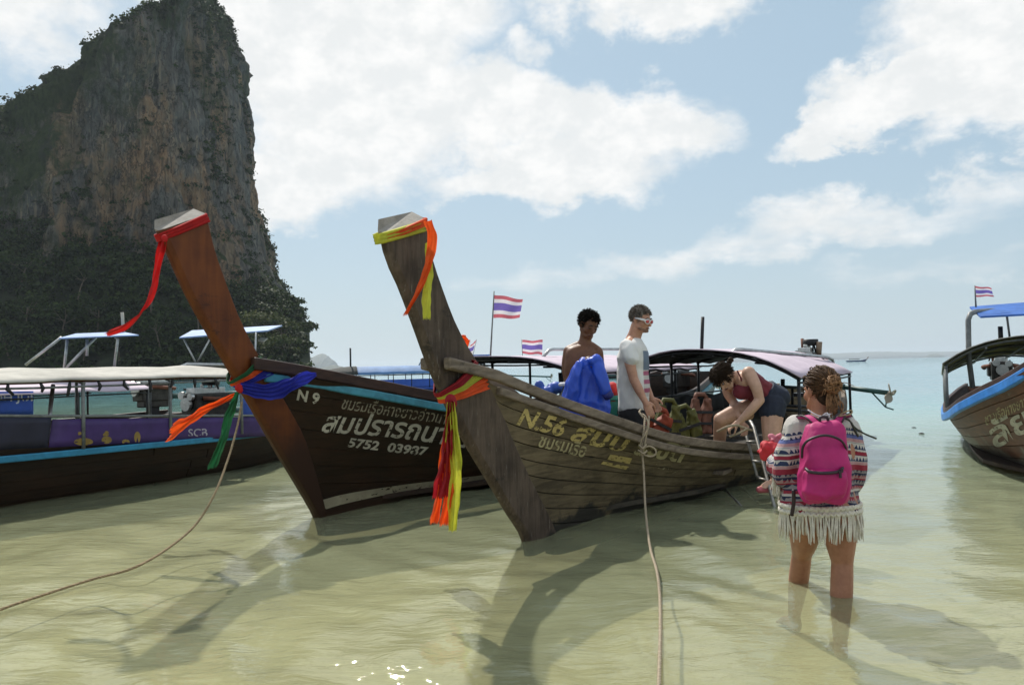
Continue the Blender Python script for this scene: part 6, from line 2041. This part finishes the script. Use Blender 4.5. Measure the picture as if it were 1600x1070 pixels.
# hair: cap, loose strands and a messy bun
rgh = np.random.default_rng(31)
mb = MB(base); mb.ell(hc + (np.array([0, -0.02, 0.045])) @ A4, np.array([0.081, 0.096, 0.090]), A4, 22, 14); mb.ell(hc + (np.array([0, -0.050, -0.025])) @ A4, np.array([0.058, 0.046, 0.062]), A4, 18, 12)
mb.build("hair", H_BROWN, R4p, True)
bc = J(1301, 601, -.05)
mb = MB(base)
for k in range(620):
    v = rgh.normal(size=3); v /= np.linalg.norm(v); v[2] = abs(v[2]) if rgh.random() < .4 else v[2]
    hc2 = hc + np.array([0, -0.02, 0.045]) @ A4
    vv = np.array([v[0] * .080, (v[1] if v[2] > .2 else -abs(v[1])) * .096, v[2] * .091 if v[2] > -.2 else v[2] * .125])
    p0 = hc2 + vv @ A4
    p1 = bc + rgh.normal(size=3) * .012
    mid = (p0 * .55 + p1 * .45); mid = hc2 + (mid - hc2) * (.094 / max(np.linalg.norm(mid - hc2), .02)) + rgh.normal(size=3) * .004
    mb.limb([p0, mid, p1], [.0030, .0036, .0030], 5, 3)
mb.build("hair_strands", mat("brown_hair_strands", (0.030, 0.016, 0.008), 0.6, 0.4, 60, col2=(0.11, 0.055, 0.026), spec=.15), R4p, True)
mb = MB(base)
for k in range(120):
    a = rgh.uniform(0, 6.28); tl = rgh.normal(size=3) * .5; rr_ = rgh.uniform(.022, .048)
    ax1 = rgh.normal(size=3); ax1 /= np.linalg.norm(ax1); ax2 = np.cross(ax1, rgh.normal(size=3)); ax2 /= np.linalg.norm(ax2)
    pts = [bc + (ax1 * math.cos(a + t) + ax2 * math.sin(a + t)) * rr_ * (1 + .12 * math.sin(3 * t)) for t in np.linspace(0, rgh.uniform(1.5, 3.4), 7)]
    mb.limb(pts, np.full(7, .0045), 5, 2)
for k in range(16):
    v = rgh.normal(size=3); p = bc + v / np.linalg.norm(v) * .035
    mb.limb([p, p + v * .012 + [0, 0, .012], p + v * .03 + [.01, 0, -.005]], [.003, .0025, .0012], 5, 3)
for k in range(26):
    p = J(1300 + rgh.uniform(-8, 8), 618 + rgh.uniform(-6, 6), -.04)
    mb.limb([p, p + [rgh.normal() * .012, -.01, -.05], p + [rgh.normal() * .02 + .005, 0.01, -.10 - .03 * rgh.random()]], [.0045, .004, .0015], 5, 3)
mb.build("hair_bun", H_STREAK, R4p, True)
# kimono: trunk and wide sleeves, banded print
m_ = bpy.data.materials.new("banded_triangle_print"); m_.use_nodes = True
T = NT(m_.node_tree)
oc = T.new('ShaderNodeTexCoord').outputs['Object']
sp = T.new('ShaderNodeSeparateXYZ'); T.link(oc, sp.inputs[0])
z0, z1 = J(1286, 655)[2] - base[2], J(1286, 800)[2] - base[2]
sway = T.math('ADD', T.math('MULTIPLY', T.math('ABSOLUTE', sp.outputs[0]), -0.16), T.math('MULTIPLY', T.noise(oc, 3, 2), 0.03))
t = T.math('DIVIDE', T.math('ADD', T.math('SUBTRACT', z0, sp.outputs[2]), sway), float(z0 - z1))
WHT, NAV, RED, PNK, BLU = (0.62, 0.58, 0.54), (0.025, 0.030, 0.075), (0.30, 0.025, 0.050), (0.50, 0.28, 0.29), (0.13, 0.16, 0.38)
bands = [(0.0, WHT), (0.16, BLU), (0.20, PNK), (0.235, WHT), (0.33, RED), (0.37, WHT), (0.44, PNK), (0.47, RED), (0.53, NAV), (0.59, RED), (0.64, NAV), (0.70, RED), (0.735, WHT), (0.76, NAV), (0.81, RED), (0.85, NAV), (0.90, RED), (0.94, NAV)]
base_c = T.ramp(t, bands, 'CONSTANT')
tri = T.math('MULTIPLY', T.math('ABSOLUTE', T.math('SUBTRACT', T.math('FRACT', T.math('MULTIPLY', T.math('ADD', sp.outputs[0], T.math('MULTIPLY', sp.outputs[1], 0.8)), 50.0)), 0.5)), 2.0)
fz = T.math('FRACT', T.math('MULTIPLY', t, 16.0))
tmask = T.math('GREATER_THAN', fz, T.math('ADD', T.math('MULTIPLY', tri, 0.75), 0.18))
onw = T.ramp(t, [(0.0, (0, 0, 0)), (0.09, (1, 1, 1)), (0.17, (0, 0, 0)), (0.245, (1, 1, 1)), (0.33, (0, 0, 0)), (0.37, (1, 1, 1)), (0.44, (0, 0, 0))], 'CONSTANT')
c = T.mix(T.math('MULTIPLY', tmask, onw), base_c, (0.03, 0.045, 0.11, 1))
ond = T.ramp(t, [(0.0, (0, 0, 0)), (0.53, (1, 1, 1))], 'CONSTANT')
c = T.mix(T.math('MULTIPLY', T.math('MULTIPLY', tmask, ond), 0.55), c, (0.52, 0.46, 0.44, 1))
p = T.new('ShaderNodeBsdfPrincipled', inp={'Roughness': 0.9}); T.link(c, p.inputs['Base Color'])
b = T.new('ShaderNodeBump', inp={'Strength': 0.5, 'Distance': 0.01}); T.link(T.noise(oc, 110, 2), b.inputs['Height']); T.link(b.outputs[0], p.inputs['Normal'])
tr = T.new('ShaderNodeBsdfTranslucent'); T.link(c, tr.inputs[0]); mx = T.new('ShaderNodeMixShader', inp={0: .15}); T.link(p.outputs[0], mx.inputs[1]); T.link(tr.outputs[0], mx.inputs[2])
o_ = T.new('ShaderNodeOutputMaterial'); T.link(mx.outputs[0], o_.inputs[0])
km = MB(base)
rings = []
for y_, xl_, xr_, dp_ in ((652, 1262, 1310, .07), (660, 1246, 1328, .10), (680, 1236, 1334, .125), (710, 1234, 1336, .135), (745, 1231, 1338, .14), (775, 1225, 1342, .15), (792, 1222, 1344, .155), (798, 1222, 1345, .155)):
    l, r_ = J(xl_, y_), J(xr_, y_); c_ = (l + r_) / 2; hw = (r_[0] - l[0]) / 2
    a = np.linspace(0, 2 * math.pi, 48, endpoint=False)
    f_ = 1 + 0.05 * np.sin(a * 9 + y_ * .02) * max(0, (y_ - 690) / 100)
    rings.append(np.stack([c_[0] + hw * np.cos(a) * f_, c_[1] + .02 + dp_ * np.sin(a) * f_, np.full(48, c_[2]) + .012 * np.sin(a * 2 + 1)], 1))
km.loft(rings)
for pts, rr in (([J(1246, 668, .02), J(1239, 690, .02), J(1234, 714, .02), J(1228, 740, .04)], [.066, .073, .080, .084]), ([J(1229, 738, .05), J(1217, 724, .22)], [.080, .072]),
                ([J(1323, 668, .02), J(1328, 692, .02), J(1331, 722, .02), J(1331, 748, .05)], [.066, .070, .073, .075]), ([J(1331, 745, .05), J(1324, 738, .20)], [.075, .066])):
    km.limb(pts, rr, 20, 5)
wrinkle(remesh(km.build("kimono", m_, R4p, True), 0.008, 3), .016, 8, 9)
# crochet yoke over the shoulders
M_CRO = mat("cream_crochet", (0.74, 0.69, 0.60), 0.95, 0.15, 30, bump=0.8, bscale=120)
for sg, x0 in ((-1, 1248), (1, 1321)):
    mb = MB(base)
    mb.ell(J(x0, 668, .02), (.066, .072, .050)); mb.ell(J(x0 + sg * 4, 682, .02), (.064, .072, .05))
    mb.build("crochet_yoke", M_CRO, R4p, True)
# fringe
mb = MB(base)
rgf = np.random.default_rng(14)
hem = []
for a in np.linspace(0, 2 * math.pi, 190, endpoint=False):
    l, r_ = J(1223, 792), J(1344, 792); c_ = (l + r_) / 2
    hem.append((c_ + np.array([(r_[0] - l[0]) / 2 * math.cos(a), .02 + .16 * math.sin(a), 0]), a))
for k, (p0, a) in enumerate(hem):
    L = 0.152 * (0.70 + .45 * rgf.random()); o = np.array([-math.cos(a) * .006, -math.sin(a) * .004, 0]) + rgf.normal(size=3) * [.010, .010, 0]
    mb.limb([p0 + [0, 0, .02], p0 + o * .4 - [0, 0, L * .3], p0 + o - [0, 0, L * .7], p0 + o * 1.2 - [0, 0, L]], [.0065, .0040, .0055, .002], 5, 3)
fr1 = mb.build("fringe", M_CRO, R4p, True); fr1['kind'] = 'stuff'
mb = MB(base)
for z_, off_ in ((-.015, 0), (.015, 1)):
    pts = [p + [math.cos(a) * .004, math.sin(a) * .004, z_ + .008 * math.sin(i * 1.57 + off_)] for i, (p, a) in enumerate(hem)]
    mb.tube(pts + [pts[0]], .009, 6, cap=False)
mb.build("crochet_hem", M_CRO, R4p, True)
mb = MB(base)
for k in range(34):
    u = rgf.random(); p0 = J(1206 + 34 * u, 738 + 8 * math.sin(u * 3), .08 + rgf.uniform(-.05, .06)); L = .10 * (0.7 + .6 * rgf.random())
    mb.limb([p0 + [0, 0, .03], p0 - [0, 0, L * .4], p0 + [rgf.normal() * .008, 0, -L]], [.006, .005, .003], 5, 3)
for k in range(26):
    u = rgf.random(); p0 = J(1320 + 20 * u, 758 + 6 * math.sin(u * 3), .05 + rgf.uniform(-.05, .06)); L = .09 * (0.7 + .6 * rgf.random())
    mb.limb([p0 + [0, 0, .03], p0 - [0, 0, L * .4], p0 + [rgf.normal() * .008, 0, -L]], [.006, .005, .003], 5, 3)
fr2 = mb.build("sleeve_fringe", M_CRO, R4p, True); fr2['kind'] = 'stuff'
# bikini ties at the nape
mb = MB(base)
for pts in ([J(1262, 640, -.03), J(1275, 648, -.05), J(1284, 650, -.06), J(1300, 646, -.04)], [J(1284, 650, -.06), J(1281, 662, -.08), J(1278, 668, -.09)], [J(1285, 650, -.06), J(1292, 645, -.08), J(1296, 652, -.09), J(1287, 652, -.07)]):
    mb.tube(spline(pts, 12), .004, 6)
mb.build("bikini_tie", mat("white_cord", (0.65, 0.65, 0.66), 0.7), R4p, True)

# backpack
pb_ = J(1288, 722, -.20)
bk = empty("backpack", pb_, "bright pink backpack with black zips on the wading woman's back", "backpack")
M_PINK = mat("magenta_nylon", (0.40, 0.007, 0.125), 0.62, 0.12, 3, bump=0.5, bscale=9)
M_ZIP = mat("black_zip", (0.02, 0.008, 0.015), 0.5, 0.2, 20)


def rrect(c, hw, hd, n=40, e=0.45, bulge=0.0):
    a = np.linspace(0, 2 * math.pi, n, endpoint=False)
    x = np.sign(np.cos(a)) * abs(np.cos(a)) ** e * hw; y = np.sign(np.sin(a)) * abs(np.sin(a)) ** e * hd
    y = np.where(y < 0, y * (1 + bulge * (1 - (x / hw) ** 2)), y)
    return np.stack([c[0] + x, c[1] + y, np.full(n, c[2])], 1)


mb = MB(pb_); rings = []
for y_, hw, hd, sl_ in ((656, .02, .015, .05), (657.5, .07, .035, .04), (660, .098, .05, .03), (665, .112, .06, .02), (675, .122, .072, .01), (690, .132, .085, 0), (710, .140, .095, -.005), (735, .146, .10, -.01), (760, .148, .102, -.01), (776, .143, .095, -.005), (783, .132, .08, 0), (786, .10, .05, .01)):
    c_ = J(1288 + (y_ - 700) * .01, y_, -.215 + sl_ + .02)
    rings.append(rrect(c_, hw * .79, hd * .88, 44, .36, .12))
mb.loft(rings); wrinkle(remesh(mb.build("bag", M_PINK, bk, True), .007, 3), .015, 7, 7)
mb = MB(pb_); rings = []
for y_, hw, hd in ((733, .118, .02), (735, .128, .045), (742, .134, .062), (758, .136, .068), (772, .132, .06), (780, .120, .035), (782, .09, .01)):
    c_ = J(1288, y_, -.285)
    rings.append(rrect(c_, hw * .79, hd * .70, 44, .40, .08))
mb.loft(rings); wrinkle(remesh(mb.build("front_pocket", M_PINK, bk, True), .007, 3), .010, 8, 1)
YZ = -.215 - .115
mb = MB(pb_); mb.tube(spline([J(1253, 715, -.24), J(1255, 697, -.27), J(1266, 686, -.30), J(1289, 680, -.312), J(1311, 686, -.30), J(1321, 698, -.27), J(1323, 715, -.24)], 40), .0065, 6); mb.build("zip", M_ZIP, bk, True)
mb = MB(pb_); mb.tube(spline([J(1259, 732, -.30), J(1266, 737, -.335), J(1286, 739, -.350), J(1308, 737, -.338), J(1317, 731, -.305)], 30), .0085, 6); mb.build("zip", M_ZIP, bk, True)
mb = MB(pb_); mb.box(J(1313, 741, -.345), (.012, .006, .035)); mb.box(J(1315, 735, -.335), (.014, .008, .018)); mb.build("zip_pull", M_ZIP, bk)
for pts, wd in (([J(1276, 662, -.16), J(1264, 652, -.11), J(1252, 652, .0), J(1247, 668, .10), J(1250, 700, .16)], .05), ([J(1308, 661, -.16), J(1314, 650, -.11), J(1322, 650, .0), J(1328, 668, .10), J(1322, 700, .16)], .05)):
    vs, fs = strip(pts, wd, (1, 0, 0.1), pleats=0.5, amp=0.003, depth=(0, -.7, .7), n=24, m=7)
    mb = MB(pb_); mb.add(vs, fs); solidify(mb.build("shoulder_strap", M_PINK, bk, True), .012)
    for dx_ in (-.5, .5):
        mb = MB(pb_); mb.tube([p + np.array([dx_ * wd * 1.04, -.004, .006]) for p in spline(pts, 16)], .005, 5); mb.build("strap_binding", M_ZIP, bk, True)
mb = MB(pb_); mb.tube(spline([J(1281, 660, -.18), J(1282, 652, -.185), J(1292, 652, -.185), J(1294, 660, -.18)], 14), .008, 7); mb.build("carry_loop", M_ZIP, bk, True)
mb = MB(pb_); mb.tube(spline([J(1240, 765, -.14), J(1240, 785, -.12), J(1237, 805, -.1)], 10), .010, 6); mb.build("dangling_strap", M_ZIP, bk, True)
# red bag in her hands
rb_ = J(1206, 705, .32)
rbag = empty("cloth_bag", rb_, "red and pink cloth bundle held in front of the wading woman", "bag")
mb = MB(rb_)
for k in range(24): mb.ell(rgf.uniform(-1, 1, 3) * [.050, .04, .040], rgf.uniform(.014, .030, 3))
mb.limb([(-.055, 0, -.01), (0, 0, -.02), (.07, 0.0, 0)], [.016, .032, .03])
mb.off = np.zeros(3)
wrinkle(remesh(mb.build("cloth", mat("coral_red_cloth", (0.62, 0.035, 0.05), 0.7, 0.15, 5, transl=.2), rbag, True), 0.010, 3), .015, 12, 4)
mb = MB()
for k in range(12): mb.ell(np.array([.04, .02, .06]) + rgf.uniform(-1, 1, 3) * [.03, .02, .03], rgf.uniform(.010, .022, 3))
wrinkle(remesh(mb.build("pink_fold", mat("pink_cloth", (0.55, 0.17, 0.22), 0.7), rbag, True), .008, 2), .01, 14)
# olive cord at her right shoulder, blowing loose
rc_ = J(1322, 655, -.1)
cord = empty("cord", rc_, "loose dark cord and tan bow blowing from the backpack strap", "cord")
mb = MB(rc_); mb.tube(spline([J(1312, 652, -.1), J(1326, 656, -.12), J(1336, 668, -.1), J(1350, 677, -.05), J(1369, 685, 0)], 30), .005, 6); mb.tube(spline([J(1330, 660, -.12), J(1337, 675, -.12), J(1341, 682, -.12)], 12), .006, 6)
mb.build("string", mat("dark_olive_cord", (0.03, 0.032, 0.02), 0.8), cord, True)
mb = MB(rc_); mb.tube(spline([J(1312, 648, -.12), J(1322, 643, -.13), J(1331, 641, -.13), J(1329, 647, -.13), J(1318, 649, -.13), J(1309, 650, -.12)], 26), .004, 6); mb.build("bow", M_ROPE, cord, True)

# ------------------------------------------------------------------ two swimmers far off by the right boat
for k, (px, py, Y_) in enumerate(((1428, 669, 14.2), (1440, 678, 13.2))):
    c_ = onwater(px, py, 0.0) - [0, 0, .025]; base = np.array([c_[0], c_[1], 0.0])
    r = empty("person", base, ("snorkeller floating face down, farther from the right boat", "snorkeller floating face down, nearer to the right boat")[k], "person", "people at the boats")
    mb = MB(base); mb.ell(c_ - [0, 0, .045], (.07, .09, .065)); mb.limb([c_ + [.05, .08, -.14], c_ + [.2, .3, -.19], c_ + [.35, .5, -.21]], [.06, .13, .12]); mb.limb([c_ + [.35, .5, -.2], c_ + [.55, .85, -.24], c_ + [.7, 1.2, -.2]], [.08, .06, .04])
    mb.limb([c_ + [.1, .25, -.12], c_ + [-.15, .3, -.16], c_ + [-.35, .15, -.15]], [.05, .04, .03]); mb.limb([c_ + [.25, .1, -.12], c_ + [.3, -.1, -.16], c_ + [.15, -.3, -.15]], [.05, .04, .03])
    remesh(mb.build("body", SK_LIGHT, r, True), .02, 2)
    mb = MB(base); mb.ell(c_ - [0, 0, .02], (.075, .095, .07)); mb.build("hair", H_BLACK, r, True)

# ------------------------------------------------------------------ turn fused bodies into plain meshes
bpy.context.view_layer.update()
dg = bpy.context.evaluated_depsgraph_get()
for o in TO_BAKE:
    me = bpy.data.meshes.new_from_object(o.evaluated_get(dg))
    o.modifiers.clear()
    if 'wr_a' in o:
        A_, S_c, D_ = o['wr_a'], o['wr_s'], o['wr_d']
        n_ = len(me.vertices)
        co = np.zeros(n_ * 3); me.vertices.foreach_get('co', co); co = co.reshape(-1, 3)
        nr_ = np.zeros(n_ * 3); me.vertices.foreach_get('normal', nr_); nr_ = nr_.reshape(-1, 3)
        for i in range(n_):
            p_ = co[i]
            w0 = mnoise.noise(Vector((p_[0] * 2.5, p_[1] * 2.5, p_[2] * 2.5 + D_)))
            v1 = mnoise.noise(Vector((p_[0] * S_c + p_[2] * S_c * .5 + w0 * 2, p_[1] * S_c + w0, p_[2] * S_c * .45 + D_)))
            v2 = mnoise.noise(Vector((p_[0] * S_c * 2.1, p_[1] * S_c * 2.1 + D_, p_[2] * S_c * 1.2 - p_[0] * S_c)))
            co[i] += nr_[i] * A_ * ((1 - 2.6 * abs(v1)) * .7 + (0.5 - 1.6 * abs(v2)) * .45 - .35)
        me.vertices.foreach_set('co', co.ravel()); me.update()
        del o['wr_a'], o['wr_s'], o['wr_d']
    old = o.data; o.data = me
    me.polygons.foreach_set('use_smooth', [True] * len(me.polygons))
    bpy.data.meshes.remove(old)
